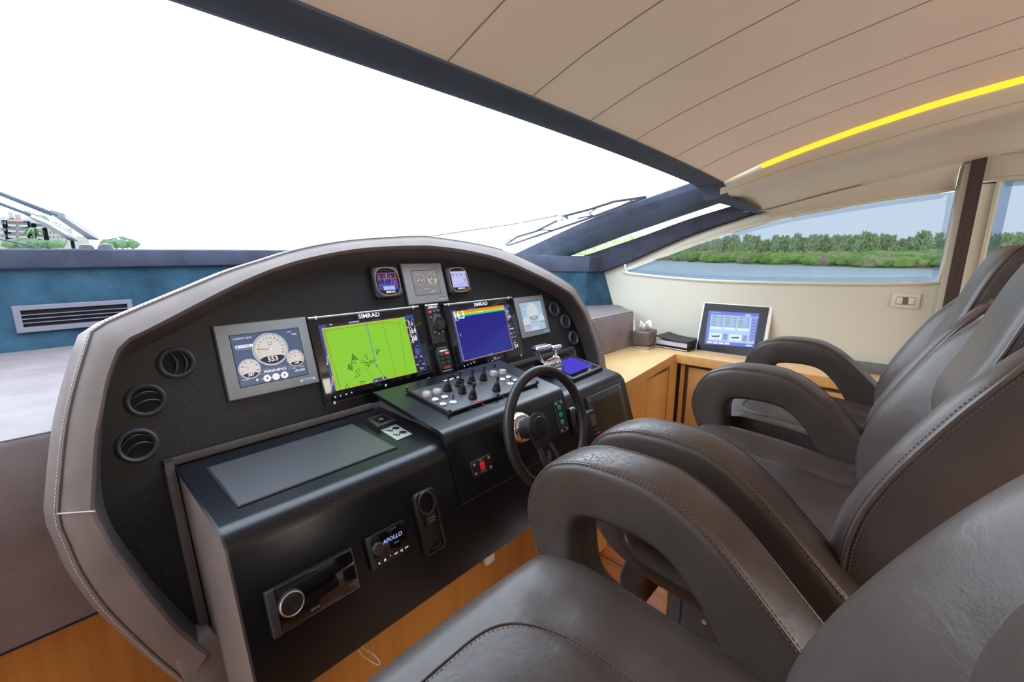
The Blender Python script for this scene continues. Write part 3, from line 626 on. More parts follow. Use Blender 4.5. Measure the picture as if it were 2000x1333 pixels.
# ================================================================ HELM CONSOLE
NL = 0.10
lo_px = [(365, 1333), (304.6, 1283), (250, 1231.6), (201, 1180), (158, 1117), (135, 1065), (116, 1022), (113.5, 1002), (125, 870), (137, 795), (155, 726), (179, 649)], [(179, 649), (190, 639), (260, 608), (380, 558), (443.8, 531.4), (507.6, 511), (584, 488), (686, 470), (813.7, 462), (860, 465.8), (935, 477.8), (995, 493.5), (1070, 529.5), (1115, 557), (1122, 563)], [(1122, 563), (1142, 597), (1157, 632), (1168.5, 660.5), (1177, 687), (1182, 715), (1187, 745), (1192, 790)]
li_px = [(408, 1277), (385, 1260), (345, 1226), (316, 1191), (287, 1157), (253, 1111), (221, 1071), (201, 1033), (184, 999), (185, 960), (191, 855), (200, 810), (215, 735), (235, 684)], [(235, 684), (244, 670), (290, 648), (380, 601), (456.5, 562), (533, 529), (609.6, 506), (711.6, 488), (813.7, 483), (860, 485), (920, 493.5), (980, 508.5), (1040, 534), (1085, 556.5), (1112, 573), (1119, 579)], [(1119, 579), (1142, 614), (1155, 647), (1166, 683.6), (1170, 705), (1174, 735), (1178, 780)]
di_px = [(382, 1223), (345, 1186), (302, 1140), (259, 1085), (230, 1045), (207, 999), (198, 950), (197, 900), (204, 800), (222, 735), (243, 702)], [(243, 702), (258, 690), (380, 629), (456.5, 587.5), (558.6, 546.7), (686, 517.4), (813.7, 508.5), (860, 510), (935, 522), (995, 540), (1040, 558), (1085, 581), (1093, 588)], [(1093, 588), (1112, 614), (1127, 645.6), (1135.5, 668.7), (1144, 698), (1150, 730), (1156, 775)]
def loop(px, n):
    out = []
    for seg, c in zip(px, (26, 60, 20)):
        r = resample(catmull([L(a, b, n) for a, b in seg], 4), c); out += r if not out else r[1:]
    for _ in range(0):
        out = [out[0]]+[(out[i-1]+out[i]*2+out[i+1])/4 for i in range(1, len(out)-1)]+[out[-1]]
    return out
KO = loop(lo_px, NL-.030); KI = loop(li_px, NL); KD = loop(di_px, 0.0)
cc = V(1.1, -.1, 0)
def outn_(P, i):
    t = (P[min(i+1, len(P)-1)]-P[max(i-1, 0)]); t.z = 0; t.normalize(); return V(-t.y, t.x, 0)
console = thing('helm_console', 'arched black helm console framed by a stitched taupe leather surround', 'helm console', Matrix.Translation(V(1.06, 1.3, ZF)))
IC = Matrix.Translation(-V(1.06, 1.3, ZF))
MDC = IC @ MD
def part(m, name, par=console, T=MDC, lab=None):
    m.v = [T @ v for v in m.v]; o = m.build(name, par)
    if lab: o['label'] = lab
    return o
rows = []
N_ = len(KO)
for i in range(N_):
    no = outn_(KO, i); ko = KO[i]; ki = KI[i]; kd = KD[i]
    f = 1.0
    p = [V(kd.x, kd.y, -.012), V(kd.x, kd.y, 0.0)]
    for u in (.3, .62, .88): p.append(V(kd.x+(ki.x-kd.x)*u, kd.y+(ki.y-kd.y)*u, NL*u))
    p += [ki+V(0, 0, -.003)-no*.001*0, ki+no*.006+V(0, 0, .003)]
    p += [ki.lerp(ko, .35)+V(0, 0, .006), ki.lerp(ko, .65)+V(0, 0, .006), ko-no*.006+V(0, 0, .004), ko+V(0, 0, -.002)]
    p += [ko+no*.006+V(0, 0, -.012), ko+no*.016*f+V(0, 0, -.05), ko+no*.026*f+V(0, 0, -.12), ko+no*.024*f+V(0, 0, -.22), ko+no*.010*f+V(0, 0, -.30), ko-no*.02+V(0, 0, -.34)]
    rows.append(p)
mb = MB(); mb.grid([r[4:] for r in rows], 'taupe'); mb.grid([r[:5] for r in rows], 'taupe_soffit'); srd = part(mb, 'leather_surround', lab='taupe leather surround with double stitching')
mb = MB()
off1 = [KO[i]-outn_(KO, i)*.012+V(0, 0, .0055) for i in range(3, N_)]; off2 = [KO[i]+outn_(KO, i)*.0065+V(0, 0, -.010) for i in range(N_)]
dashes(mb, off1, 'thread_light', .0045, .0045, .0010); dashes(mb, off2, 'thread_light', .0045, .0045, .0010)
mb.tube([KO[i]+outn_(KO, i)*.001+V(0, 0, .001) for i in range(N_)], .0022, 'taupe', seg=6)
mb.v = [MDC @ v for v in mb.v]; st = mb.build('stitching', srd)
mb = MB()
for a, b in (((113.5, 1004), (186, 999)), ((1166, 691), (1178, 689))):
    p, q_ = L(*a, NL-.022), L(*b, NL+.007); mb.tube([p-(q_-p)*.02, q_], .0018, 'thread_light', seg=5)
mb.v = [MDC @ v for v in mb.v]; mb.build('seam', srd)
# flat instrument panel
mb = MB(); pts = [(p.x, p.y) for p in KD] + [(2.12, -.45), (.30, -.60)]
mb.slab([(p[0], p[1]) for p in pts], -.012, 0.0, 'dash'); part(mb, 'instrument_panel', lab='black speckled instrument panel')
# lower cabinet: shell with a rounded front edge, front parallel to the dash
def shell_profile(yb, zt, yf, zbot, R=.045, thick=None, slope=0.0):
    """(y,z) points from the back of the top round the nose down the raked front"""
    t = AL; d = V(-math.sin(t), -math.cos(t), 0)   # (y,z) direction down the front
    pts = [V(yb, zt, 0)]; a0 = PI/2; a1 = PI/2+(PI/2-t)+slope*0
    # centre of rounding
    c = V(yf+R*.9, zt-R, 0)
    n = 8
    for i in range(n+1):
        a = PI/2+(PI/2-t)*i/n+0; pts.append(V(c.x+R*math.cos(a), c.y+R*math.sin(a), 0))
    e = pts[-1]; s_ = (e.y-zbot)/math.cos(t); pts.append(e+d*s_)
    return pts
def shell(m, prof, x0, x1, k, side=None, xs0=0, xs1=0):
    n = 6; rws = []
    for i in range(n+1):
        rws.append([V((x0+xs0*0)+(x1-x0)*i/n, p.x, p.y) for p in prof])
    m.grid(rws, k)
prof = shell_profile(1.425, -.565, .945, -.918, R=.062)
mb = MB(); x0, x1 = .185, 1.83
rws = []
for i in range(13):
    u = i/12
    rws.append([V(x0+(x1+.17*max(0, (p.x-1.0)/.42)*(1 if u > 0 else 0)-x0)*u, p.x, p.y) for p in prof])
mb.grid(rws, 'black')
th = .014
innr = [V(x0, p.x+.012, p.y-.012) for p in prof]
mb.grid([[V(x0, p.x, p.y) for p in prof], [V(x0-.004, p.x+.004, p.y-.004) for p in prof], [V(x0-.002, p.x+.010, p.y-.012) for p in prof]], 'black')
e = prof[-1]; mb.add([V(x0, e.x, e.y), V(x1, e.x, e.y), V(x1, e.x+.02, e.y), V(x0, e.x+.02, e.y)], [(0, 1, 2, 3)], 'black')
cs = mb; shell_o = part(mb, 'lower_cabinet', T=IC, lab='black lacquered lower cabinet with rounded front edge')
mb = MB()
sp = [V(x0, p.x+.014, p.y-.014) for p in prof]
sp = [V(x0, 1.43, -.575)]+sp[1:]+[V(x0, .865, -1.15), V(x0, 1.02, -1.5), V(x0, 1.43, -1.5)]
bmx = [(p.y, p.z) for p in sp]
mb.add([V(x0+.001, a, b) for a, b in bmx], [tuple(range(len(bmx)))], 'taupe'); part(mb, 'side_panel', T=IC, lab='taupe leather side panel'); mb = MB()
mb.grid([[V(1.83+.17*max(0, (p.x-1.0)/.42), p.x, p.y-.001), V(1.83+.17*max(0, (p.x-1.0)/.42), p.x+.0, -.93)] for p in prof[:-1]]+[[V(1.83, .846, -.91), V(1.83, .848, -.93)]], 'black')
part(mb, 'end_panel', T=IC)
# leather plinth round the joint between cabinet and instrument panel
mb = MB()
for a, b in (((.172, -.99), (.172, -.112)), ((.172, -.112), (.76, -.112)), ((1.40, -.105), (2.06, -.105)), ((2.06, -.105), (2.06, -.2))):
    a_ = V(*a, 0); b2 = V(*b, 0); c = (a_+b2)/2; d = b2-a_
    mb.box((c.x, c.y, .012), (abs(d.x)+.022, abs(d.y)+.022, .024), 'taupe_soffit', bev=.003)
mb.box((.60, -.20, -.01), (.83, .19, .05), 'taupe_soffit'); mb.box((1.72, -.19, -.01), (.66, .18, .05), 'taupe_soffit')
part(mb, 'leather_plinth')
mb = MB(); mb.box((1.0, 1.0, -1.21), (1.62, .03, .58), 'oak'); part(mb, 'base_panel', T=IC, lab='honey oak base panel')
# leather foot of the surround on the port side
mb = MB()
pts = [L(382, 1222, 0), L(400, 1215, 0), L(452, 1256, NL), L(480, 1420, NL), L(400, 1420, NL), L(345, 1300, NL), L(388, 1262, NL)]
mb.slab([(p.x, p.y) for p in pts], -.02, NL-.012, 'taupe', bev=.006); part(mb, 'surround_foot')
# raised centre pod
def podz(y): return -.494+(y-1.328)*(.036/.342)
PX0, PX1 = .758, 1.405
R = .05; t = AL; sl = math.atan(.036/.342); c = V(.998, podz(.998)-R/math.cos(sl)*1.0, 0)
pp = [V(1.36, podz(1.36), 0)]
for i in range(9):
    a = PI/2+sl+(PI/2-t-sl)*i/8; pp.append(V(c.x+R*math.cos(a)*1.0, c.y+R*math.sin(a), 0))
e = pp[-1]; pp.append(e+V(-math.sin(t), -math.cos(t), 0)*((e.y+.738)/math.cos(t)))
mb = MB(); xr = lambda p: PX1-.055*max(0, min(1, (1.2-p.x)/.25))
mb.grid([[V(PX0+(xr(p)-PX0)*i/10, p.x, p.y) for p in pp] for i in range(11)], 'black')
for sx_ in (0, 1):
    X_ = (lambda p: PX0) if sx_ == 0 else xr
    mb.grid([[V(X_(p), p.x, p.y) for p in pp], [V(X_(p), p.x+.010, p.y-.012) for p in pp]], 'black', smooth=False)
e = pp[-1]; mb.box(((PX0+PX1-.055)/2, e.x+.006, e.y), (PX1-.055-PX0, .012, .002), 'bronze')
pod = part(mb, 'centre_pod', T=IC, lab='raised black centre pod')
mb = MB()
side = [(p.x+.012, p.y-.013) for p in pp]+[(1.36, -.738)]
for X_ in (PX0+.012,):
    n = len(pp)
    a = [V(X_+.0, p.x+.010, p.y-.012) for p in pp]; b = [V(X_+.03, p.x+.030, p.y-.05) for p in pp]
    mb.grid([a, b], 'taupe'); mb.add(b+[V(X_+.03, 1.36, -.75)], [tuple(range(len(b)+1))], 'taupe')
mb.v = [IC @ v for v in mb.v]; mb.build('pod_skirt', pod); mb = MB()
a = [V(xr(p)-.006, p.x+.010, p.y-.012) for p in pp]
mb.add(a+[V(PX1-.006, 1.36, -.75)], [tuple(range(len(a)+1))], 'black')
mb.v = [IC @ v for v in mb.v]; mb.build('pod_end', pod)

# hatch lid let into the cabinet top
ZT = -.565
h = [PZ(405, 917, ZT), PZ(690, 828, ZT), PZ(772, 877, ZT), PZ(465, 993, ZT)]
hx0 = .236; hx1 = .648; hy0 = 1.047; hy1 = 1.312
mb = MB(); mb.box(((hx0+hx1)/2, (hy0+hy1)/2, ZT+.0012), (hx1-hx0, hy1-hy0, .0024), 'blackp', bev=.001)
for a, b in (((hx0, hy0), (hx1, hy0)), ((hx1, hy0), (hx1, hy1)), ((hx1, hy1), (hx0, hy1)), ((hx0, hy1), (hx0, hy0))):
    mb.tube([V(a[0], a[1], ZT+.0015), V(b[0], b[1], ZT+.0015)], .0018, 'hole', seg=5)
M['lid'] = mat('satin_black_lid', (.050, .050, .056), .42, spec=.8); mb2 = MB(); mb2.box(((hx0+hx1)/2, (hy0+hy1)/2, ZT+.002), (hx1-hx0-.008, hy1-hy0-.008, .003), 'lid')
mb.v = [IC @ v for v in mb.v]; hl = mb.build('hatch_lid', console); mb2.v = [IC @ v for v in mb2.v]; mb2.build('lid_panel', hl)

# ================================================================ INSTRUMENTS ON THE DASH (dash frame: x, up, out)
def dthing(name, label, cat, px, py, n=0.0, group=None):
    p = L(px, py, n); T = MD @ Matrix.Translation(V(p.x, p.y, 0)); t = thing(name, label, cat, T, group); return t, Matrix.Translation(V(-p.x, -p.y, 0))
def dbuild(m, name, t, T, lab=None):
    m.v = [T @ v for v in m.v]; o = m.build(name, t)
    if lab: o['label'] = lab
    return o
def rect(corners, n):
    P_ = [L(a, b, n) for a, b in corners]; xl = (P_[0].x+P_[3].x)/2; xr_ = (P_[1].x+P_[2].x)/2; yt = (P_[0].y+P_[1].y)/2; yb = (P_[2].y+P_[3].y)/2
    return xl, xr_, yb, yt
def frame(m, R_, S_, n0, n1, k, bev=.004):
    """rectangular bezel with opening S"""
    (a, b, c, d), (e, f, g, h_) = R_, S_
    m.slab([(a, c), (b, c), (b, d), (a, d)], n0, n1, k, bev=bev)
E_ = .0006
def gauge(label, corners, scr, small=False, pale=False):
    t, T = dthing('engine_display', label, 'gauge display', *corners[3], group=None)
    n = .016; R_ = rect(corners, n); S_ = rect(scr, n)
    m = MB(); m.slab([(R_[0]-.004, R_[2]-.004), (R_[1]+.004, R_[2]-.004), (R_[1]+.004, R_[3]+.004), (R_[0]-.004, R_[3]+.004)], 0, n-.004, 'darkbezel', bev=.003)
    m.slab([(R_[0], R_[2]), (R_[1], R_[2]), (R_[1], R_[3]), (R_[0], R_[3])], n-.006, n, 'bezel', bev=.002)
    dbuild(m, 'bezel', t, T)
    return t, T, R_, S_, n
blue = glow('gauge_blue', (.065, .105, .20), 1.0, .15); M['g_blue'] = blue
M['g_dial'] = glow('dial_white', (.62, .60, .58), 1.0); M['g_rim'] = glow('dial_rim', (.70, .72, .85), 1.0); M['g_black'] = mat('dial_black', (.01, .01, .012), .3); M['g_white'] = glow('screen_white', (.9, .9, .95), 1.0)
M['g_red'] = glow('screen_red', (.80, .05, .06), 1.0); M['g_panel'] = glow('panel_tint', (.13, .19, .34), 1.0); M['g_green'] = glow('chip_green', (.03, .35, .08), 1.0)
M['p_blue'] = glow('pale_blue', (.30, .45, .62), 1.0, .15); M['p_dial'] = glow('pale_dial', (.58, .62, .66), 1.0); M['p_rim'] = glow('pale_rim', (.66, .66, .66), 1.0); M['p_txt'] = glow('pale_text', (.20, .28, .40), 1.0); M['p_red'] = glow('pale_red', (.62, .35, .38), 1.0)
def dial(m, c, r, n, labels, a0, a1, ned, txt, kd='g_dial', kr='g_rim', kb='g_black', kn='g_red', fs=.17, title=''):
    m.disc(c, r, n+E_, kr, 40); m.disc(c, r*.93, n+2*E_, kd, 40); m.ring(c, r*.93, r*.955, n+2.5*E_, kb, 40)
    # dark lower sector carrying the digital value
    pts = [(c[0]+r*.90*math.cos(a), c[1]+r*.90*math.sin(a), n+3*E_) for a in [math.radians(-143+i*106/12) for i in range(13)]]
    m.add(pts+[(c[0]+r*.42, c[1]-r*.42, n+3*E_), (c[0]-r*.42, c[1]-r*.42, n+3*E_)], [tuple(range(15))], kb)
    m.text(txt, (c[0], c[1]-r*.62), r*.40, n+4*E_, 'g_white' if kd == 'g_dial' else 'p_dial', True)
    for i, l in enumerate(labels):
        a = a0+(a1-a0)*i/(len(labels)-1); m.text(l, (c[0]+r*.70*math.cos(a), c[1]+r*.70*math.sin(a)), r*fs, n+3*E_, kb, True)
    for i in range(len(labels)*2-1):
        a = a0+(a1-a0)*i/(len(labels)*2-2); m.line((c[0]+r*.82*math.cos(a), c[1]+r*.82*math.sin(a)), (c[0]+r*.92*math.cos(a), c[1]+r*.92*math.sin(a)), r*.02, n+3*E_, kb)
    m.line(c, (c[0]+r*.74*math.cos(ned), c[1]+r*.74*math.sin(ned)), r*.05, n+4*E_, kn); m.disc(c, r*.09, n+5*E_, kr, 12)
    if title:
        for j, s_ in enumerate(title.split('|')): m.text(s_, (c[0], c[1]+r*(.42-.15*j)), r*.13, n+3*E_, kb)
def engine(label, corners, scr, pale):
    t, T, R_, S_, n = gauge(label, corners, scr, pale=pale)
    x0, x1, y0, y1 = S_; W = x1-x0; H = y1-y0; P = lambda u, v: (x0+u*W, y0+v*H)
    m = MB(); m.slab([(x0-.002, y0-.002), (x1+.002, y0-.002), (x1+.002, y1+.002), (x0-.002, y1+.002)], n-.001, n+.0002, 'hole')
    bgk = 'p_blue' if pale else 'g_blue'; wk = 'p_dial' if pale else 'g_white'
    m.add([(x0, y0, n+.0006), (x1, y0, n+.0006), (x1, y1, n+.0006), (x0, y1, n+.0006)], [(0, 1, 2, 3)], bgk)
    dbuild(m, 'screen', t, T)
    m = MB(); kk = dict(kd='p_dial', kr='p_rim', kb='p_txt', kn='p_red') if pale else {}
    n2 = n+.0008
    dial(m, P(.52, .64), H*.33, n2, [str(i) for i in range(0, 31, 2)], math.radians(222), math.radians(-42), math.radians(172), '553', title='X100|RPM', fs=.13, **kk)
    dial(m, P(.17, .32), H*.195, n2, ['0', '28', '56', '85', '114', '142'], math.radians(200), math.radians(-20), math.radians(150), '387', fs=.19, **kk)
    dial(m, P(.86, .38), H*.175, n2, ['0', '90', '104', '140', '176', '212', '248'], math.radians(200), math.radians(-20), math.radians(92), '147', fs=.17, **kk)
    m.ring(P(.86, .38), H*.15, H*.162, n2+3*E_, kk.get('kn', 'g_red'), 16, 0, 1.0)
    m.text('CURRENT GEAR', P(.16, .93), H*.045, n2, wk); m.add([(*P(.04, .745), n2), (*P(.28, .745), n2), (*P(.28, .80), n2), (*P(.04, .80), n2)], [(0, 1, 2, 3)], wk); m.add([(*P(.04, .70), n2-.0001), (*P(.28, .70), n2-.0001), (*P(.28, .745), n2-.0001), (*P(.04, .745), n2-.0001)], [(0, 1, 2, 3)], 'p_blue' if pale else 'g_panel')
    m.add([(*P(.055, .755), n2+E_), (*P(.08, .755), n2+E_), (*P(.08, .79), n2+E_), (*P(.055, .79), n2+E_)], [(0, 1, 2, 3)], 'p_txt' if pale else 'g_green'); m.text('NEUTRAL', P(.175, .772), H*.045, n2+E_, 'p_txt' if pale else 'g_black')
    m.text('SPEED', P(.85, .94), H*.032, n2, wk); m.text('4 kn', P(.92, .885), H*.055, n2, wk, True)
    m.text('PERSHING', P(.52, .205), H*.075, n2, wk, True, sx=1.25, skew=.2)
    m.ring(P(.52, .205), H*.30, H*.305, n2, wk, 40, asp=.22)
    m.line(P(.30, .075), P(.70, .075), H*.008, n2, wk)
    for u, s_ in ((.38, '<'), (.51, 'MENU'), (.64, '>')):
        m.disc(P(u, .075), H*.07, n2+E_, 'p_rim' if pale else 'g_rim', 24); m.disc(P(u, .075), H*.058, n2+2*E_, wk, 24)
        if s_ == 'MENU': m.text(s_, P(u, .075), H*.03, n2+3*E_, 'p_txt')
        else:
            d = -.02 if s_ == '<' else .02; m.add([(*P(u+d, .075), n2+3*E_), (*P(u-d*.6, .115), n2+3*E_), (*P(u-d*.6, .035), n2+3*E_)], [(0, 1, 2)] if d > 0 else [(0, 1, 2)], 'p_txt' if pale else 'g_blue')
    m.text('TIME', P(.80, .175), H*.035, n2, wk); m.text('18:14:03', P(.885, .115), H*.062, n2, wk, True); m.text('DATE', P(.93, .185), H*.03, n2, wk)
    m.text('ALARM', P(.09, .125), H*.04, n2, wk); m.text('TO VIEW', P(.09, .055), H*.035, n2, 'p_txt' if pale else 'g_panel')
    if pale: m.add([(*P(.04, .03), n2+E_), (*P(.24, .03), n2+E_), (*P(.24, .15), n2+E_), (*P(.04, .15), n2+E_)], [(0, 1, 2, 3)], 'p_red')
    else: m.add([(*P(.215, .06), n2), (*P(.265, .06), n2), (*P(.24, .125), n2)], [(0, 1, 2)], 'g_rim'); m.text('!', P(.24, .085), H*.045, n2+E_, 'g_blue', True)
    dbuild(m, 'screen_readout', t, T)
    m = MB(); a, b = L(*((587, 744.5) if not pale else (1063.5, 648)), n), L(*((615, 738.5) if not pale else (1074, 645.5)), n)
    m.add([(a.x, a.y-.004, n+.0005), (b.x, a.y-.004, n+.0005), (b.x, a.y+.004, n+.0005), (a.x, a.y+.004, n+.0005)], [(0, 1, 2, 3)], 'white')
    w_ = (b.x-a.x)
    M['logo_blue'] = M.get('logo_blue') or mat('logo_blue', (.02, .25, .75), .4)
    m.add([(a.x+w_*.12, a.y-.0025, n+.001), (b.x-w_*.12, a.y-.0025, n+.001), (b.x-w_*.12, a.y+.0025, n+.001), (a.x+w_*.12, a.y+.0025, n+.001)], [(0, 1, 2, 3)], 'logo_blue'); m.text('Z', ((a.x+b.x)/2, a.y), .006, n+.0014, 'white', True)
    dbuild(m, 'maker_badge', t, T)
engine('grey framed engine gauge display with dark blue dials at the port end of the dash', [(418.3, 637.3), (595.6, 620.2), (624.9, 745.7), (447.6, 784.5)], [(447.6, 657), (581.5, 641.6), (601.4, 731), (470.6, 757)], False)
engine('grey framed engine gauge display with washed out pale dials beside the starboard air vents', [(1001, 581.5), (1058.5, 577.6), (1075.9, 649.6), (1022, 660.4)], [(1012, 592), (1054.6, 588.4), (1067.5, 641.5), (1026.4, 649.6)], True)
# small grey display, top middle
t, T, R_, S_, n = gauge('small square grey framed gauge display between the two round cornered wind instruments', [(783.8, 515.6), (860.9, 514.8), (876.7, 588.8), (798.4, 593.9)], [(802, 529.4), (851.3, 528.3), (860.8, 573), (813, 578.2)])
x0, x1, y0, y1 = S_; W = x1-x0; H = y1-y0; P = lambda u, v: (x0+u*W, y0+v*H)
M['r_bg'] = glow('dim_slate_screen', (.20, .21, .25), 1.0, .2); M['r_gold'] = glow('gauge_gold', (.55, .43, .20), 1.0); M['r_yel'] = glow('gauge_amber', (.75, .48, .10), 1.0)
m = MB(); m.slab([(x0-.002, y0-.002), (x1+.002, y0-.002), (x1+.002, y1+.002), (x0-.002, y1+.002)], n-.001, n+.0002, 'hole'); m.add([(x0, y0, n+.0006), (x1, y0, n+.0006), (x1, y1, n+.0006), (x0, y1, n+.0006)], [(0, 1, 2, 3)], 'r_bg'); dbuild(m, 'screen', t, T)
m = MB(); n2 = n+.0009
for u in (.26, .76):
    m.ring(P(u, .64), H*.235, H*.25, n2, 'r_gold', 32); m.text('0.0', P(u-.07, .60), H*.07, n2, 'g_white', True); m.text('0.0', P(u+.09, .60), H*.07, n2, 'g_white', True); m.disc(P(u-.01, .67), H*.02, n2, 'g_white', 8); m.ring(P(u, .82), H*.05, H*.056, n2, 'r_gold', 16, asp=.5)
m.ring(P(.26, .64), H*.17, H*.225, n2+E_, 'g_red', 6, .55, .95); m.ring(P(.26, .64), H*.17, H*.225, n2+E_, 'g_red', 6, PI-.95, PI-.55)
m.ring(P(.76, .64), H*.17, H*.225, n2+E_, 'r_yel', 14, PI+.0, PI+1.2); m.ring(P(.76, .64), H*.17, H*.225, n2+E_, 'r_yel', 14, -1.2, 0)
m.ring(P(.5, .2), H*.40, H*.41, n2, 'r_gold', 32, PI*.93, PI*2.07, asp=.32); m.ring(P(.5, .2), H*.34, H*.40, n2+E_, 'r_yel', 12, -1.4, -.25, asp=.32); m.text('TRIM & TAB', P(.47, .24), H*.06, n2, 'r_gold', True); m.text('TRIM TABS', P(.5, .36), H*.04, n2, 'r_gold')
dbuild(m, 'screen_readout', t, T)
m = MB()
for d in (0, .008): a, b = (R_[1]-.05, R_[2]+.012+d), (R_[1]-.008, R_[2]+.012+d); m.line(a, b, .0014, n+.0006, 'white' if d == 0 else 'greyp')
dbuild(m, 'maker_badge', t, T)

# chartplotters
M['c_green'] = glow('chart_green', (.225, .565, .030), 1.0, .2); M['c_blue'] = glow('sounder_blue', (.012, .012, .22), 1.0, .12); M['c_tab'] = glow('ui_blue', (.012, .06, .30), 1.0); M['c_dark'] = glow('ui_dark', (.010, .016, .05), 1.0, .1)
M['c_brown'] = glow('chart_brown', (.26, .13, .01), 1.0); M['c_or'] = glow('chart_orange', (.80, .38, .02), 1.0); M['c_line'] = glow('course_blue', (.02, .15, .75), 1.0); M['c_or2'] = glow('echo_orange', (.85, .23, .01), 1.0); M['c_yel'] = glow('echo_yellow', (.75, .68, .02), 1.0); M['c_grn2'] = glow('echo_green', (.05, .75, .06), 1.0); M['c_cy'] = glow('echo_cyan', (.03, .40, .75), 1.0)
M['c_frame'] = glow('data_blue', (.03, .16, .60), 1.0)
def plotter(label, corners, brand_px):
    t, T = dthing('chartplotter', label, 'chartplotter', *corners[3], group='chartplotters'); n = .022; R_ = rect(corners, n)
    m = MB(); m.slab([(R_[0], R_[2]), (R_[1], R_[2]), (R_[1], R_[3]), (R_[0], R_[3])], 0, n-.003, 'blackp', bev=.003); dbuild(m, 'housing', t, T)
    m = MB(); m.slab([(R_[0]+.003, R_[2]+.006), (R_[1]-.003, R_[2]+.006), (R_[1]-.003, R_[3]-.010), (R_[0]+.003, R_[3]-.010)], n-.004, n, 'glassblk', bev=.0015); g = dbuild(m, 'display_glass', t, T)
    m = MB(); m.tube([V(R_[0], R_[3]-.004, n-.006), V(R_[1], R_[3]-.004, n-.006)], .0062, 'silver', seg=10)
    dbuild(m, 'top_strip', t, T); m = MB()
    for u in (.06, .94):
        x = R_[0]+(R_[1]-R_[0])*u; m.box((x, R_[3]-.004, n-.003), (.006, .012, .008), 'white', bev=.001)
        m.box((x, R_[2]+.003, n-.003), (.006, .010, .008), 'white', bev=.001)
    dbuild(m, 'corner_clips', t, T)
    b = L(*brand_px, n); m = MB(); m.text('SIMRAD', (b.x, b.y), .022, n+.0006, 'g_white', True, sx=1.15); dbuild(m, 'brand_lettering', t, T)
    return t, T, R_, n
t, T, R_, n = plotter('chartplotter showing a bright green chart on the port side of the dash', [(599.9, 618.2), (817.5, 599), (848.9, 739.3), (638.9, 791.6)], (721, 617))
n2 = n+.0006
def Q(x, y, k=0): p = L(x, y, n2+k); return (p.x, p.y)
def z1(x, y): return (380+x/3.92, 460+y/3.92)
def pol(m, pts, k, e=0): m.add([(*Q(*z1(*p), e), n2+e) for p in pts], [tuple(range(len(pts)))], k)
m = MB(); pol(m, [(945, 1195-505), (1672, 612), (1780, 1030), (1060, 1198)], 'c_dark'); pol(m, [(975, 715), (1605, 628), (1703, 1048), (1085, 1190)], 'c_green', .0004); dbuild(m, 'screen', t, T)
m = MB()
def ln(pts, w, k, e=.0008):
    for a, b in zip(pts, pts[1:]): m.line(Q(*z1(*a), e), Q(*z1(*b), e), w, n2+e, k)
ln([(975, 715), (1605, 628), (1703, 1048), (1085, 1190), (975, 715)], .002, 'c_or')
ln([(985, 735), (1440, 668), (1568, 672)], .0014, 'c_brown'); ln([(995, 730), (1118, 1178)], .0016, 'c_brown'); ln([(985, 722), (1085, 1170)], .0014, 'c_brown'); ln([(1440, 668), (1543, 1078)], .0014, 'c_brown'); ln([(1568, 672), (1622, 1062)], .0014, 'c_brown'); ln([(1568, 632), (1630, 750)], .0012, 'c_brown'); ln([(1393, 1002), (1450, 1078)], .0014, 'c_brown')
ln([(1312, 662), (1393, 1000)], .0024, 'c_line'); 
for i in range(9): a = (1295+i*8, 985+i*14); ln([a, (a[0]+4, a[1]+8)], .0012, 'g_black')
rt = random.Random(5)
def tri(cx, cy, s=.0105, rot=None):
    c = Q(*z1(cx, cy)); a = rot if rot is not None else rt.uniform(0, 6.28)
    P_ = [(c[0]+s*r_*math.cos(a+d), c[1]+s*r_*math.sin(a+d)) for r_, d in ((1.25, 0), (.8, 2.3), (.8, -2.3))]
    for i in range(3): m.line(P_[i], P_[(i+1) % 3], .0013, n2+.0009, 'g_black')
for cx, cy in ((1403, 885), (1398, 890), (1313, 928), (1288, 968), (1327, 985), (1322, 990), (1357, 965), (1362, 968), (1222, 940), (1214, 935), (1212, 968), (1190, 1000), (1200, 1020), (1186, 1016), (1253, 1035), (1248, 1072), (1278, 1128), (1167, 1162), (1218, 930), (1228, 942), (1196, 1010)): tri(cx, cy)
tri(1393, 1000, .005, -1.3)
pol(m, [(1362, 1125), (1375, 1100), (1460, 1080), (1478, 1098)], 'c_tab', .001); m.text('-', Q(*z1(1388, 1108)), .02, n2+.0015, 'g_white', True); m.text('+', Q(*z1(1443, 1095)), .015, n2+.0015, 'g_white', True)
pol(m, [(945, 690), (1010, 682), (1008, 700), (985, 715), (975, 715), (1085, 1190), (1062, 1196)], 'c_tab', .0005)
pol(m, [(1178, 663), (1258, 652), (1262, 668), (1182, 678)], 'c_tab', .001); m.text('WAYPOINT', Q(*z1(1220, 665)), .008, n2+.0014, 'g_white'); m.text('SYSTEM OK', Q(*z1(1390, 645)), .006, n2+.001, 'c_frame')
pol(m, [(1605, 615), (1672, 608), (1680, 632), (1610, 640)], 'c_tab', .001); m.text('0.6', Q(*z1(1043, 684)), .009, n2+.001, 'g_white')
ln([(1672, 640), (1776, 1028), (1705, 1045)], .0014, 'c_frame')
for s_, p, z in (('SOG', (1625, 652), .008), ('kn', (1668, 645), .007), ('0.6', (1652, 675), .030), ('DEPTH', (1640, 706), .008), ('ft', (1685, 700), .007), ('16.4', (1668, 732), .030), ('COG', (1655, 762), .008), ('°M', (1698, 756), .007), ('268', (1680, 790), .030), ('STEER', (1668, 820), .008), ('- - -', (1700, 846), .012), ('XTE', (1695, 935), .009), ('NM', (1733, 928), .009), ('- - -', (1722, 962), .012), ('POS', (1707, 992), .008), ('TIME', (1752, 985), .008), ('18:14', (1738, 1018), .010)):
    m.text(s_, Q(*z1(*p)), z, n2+.001, 'g_white', z > .02, sx=.62 if z > .02 else .8)
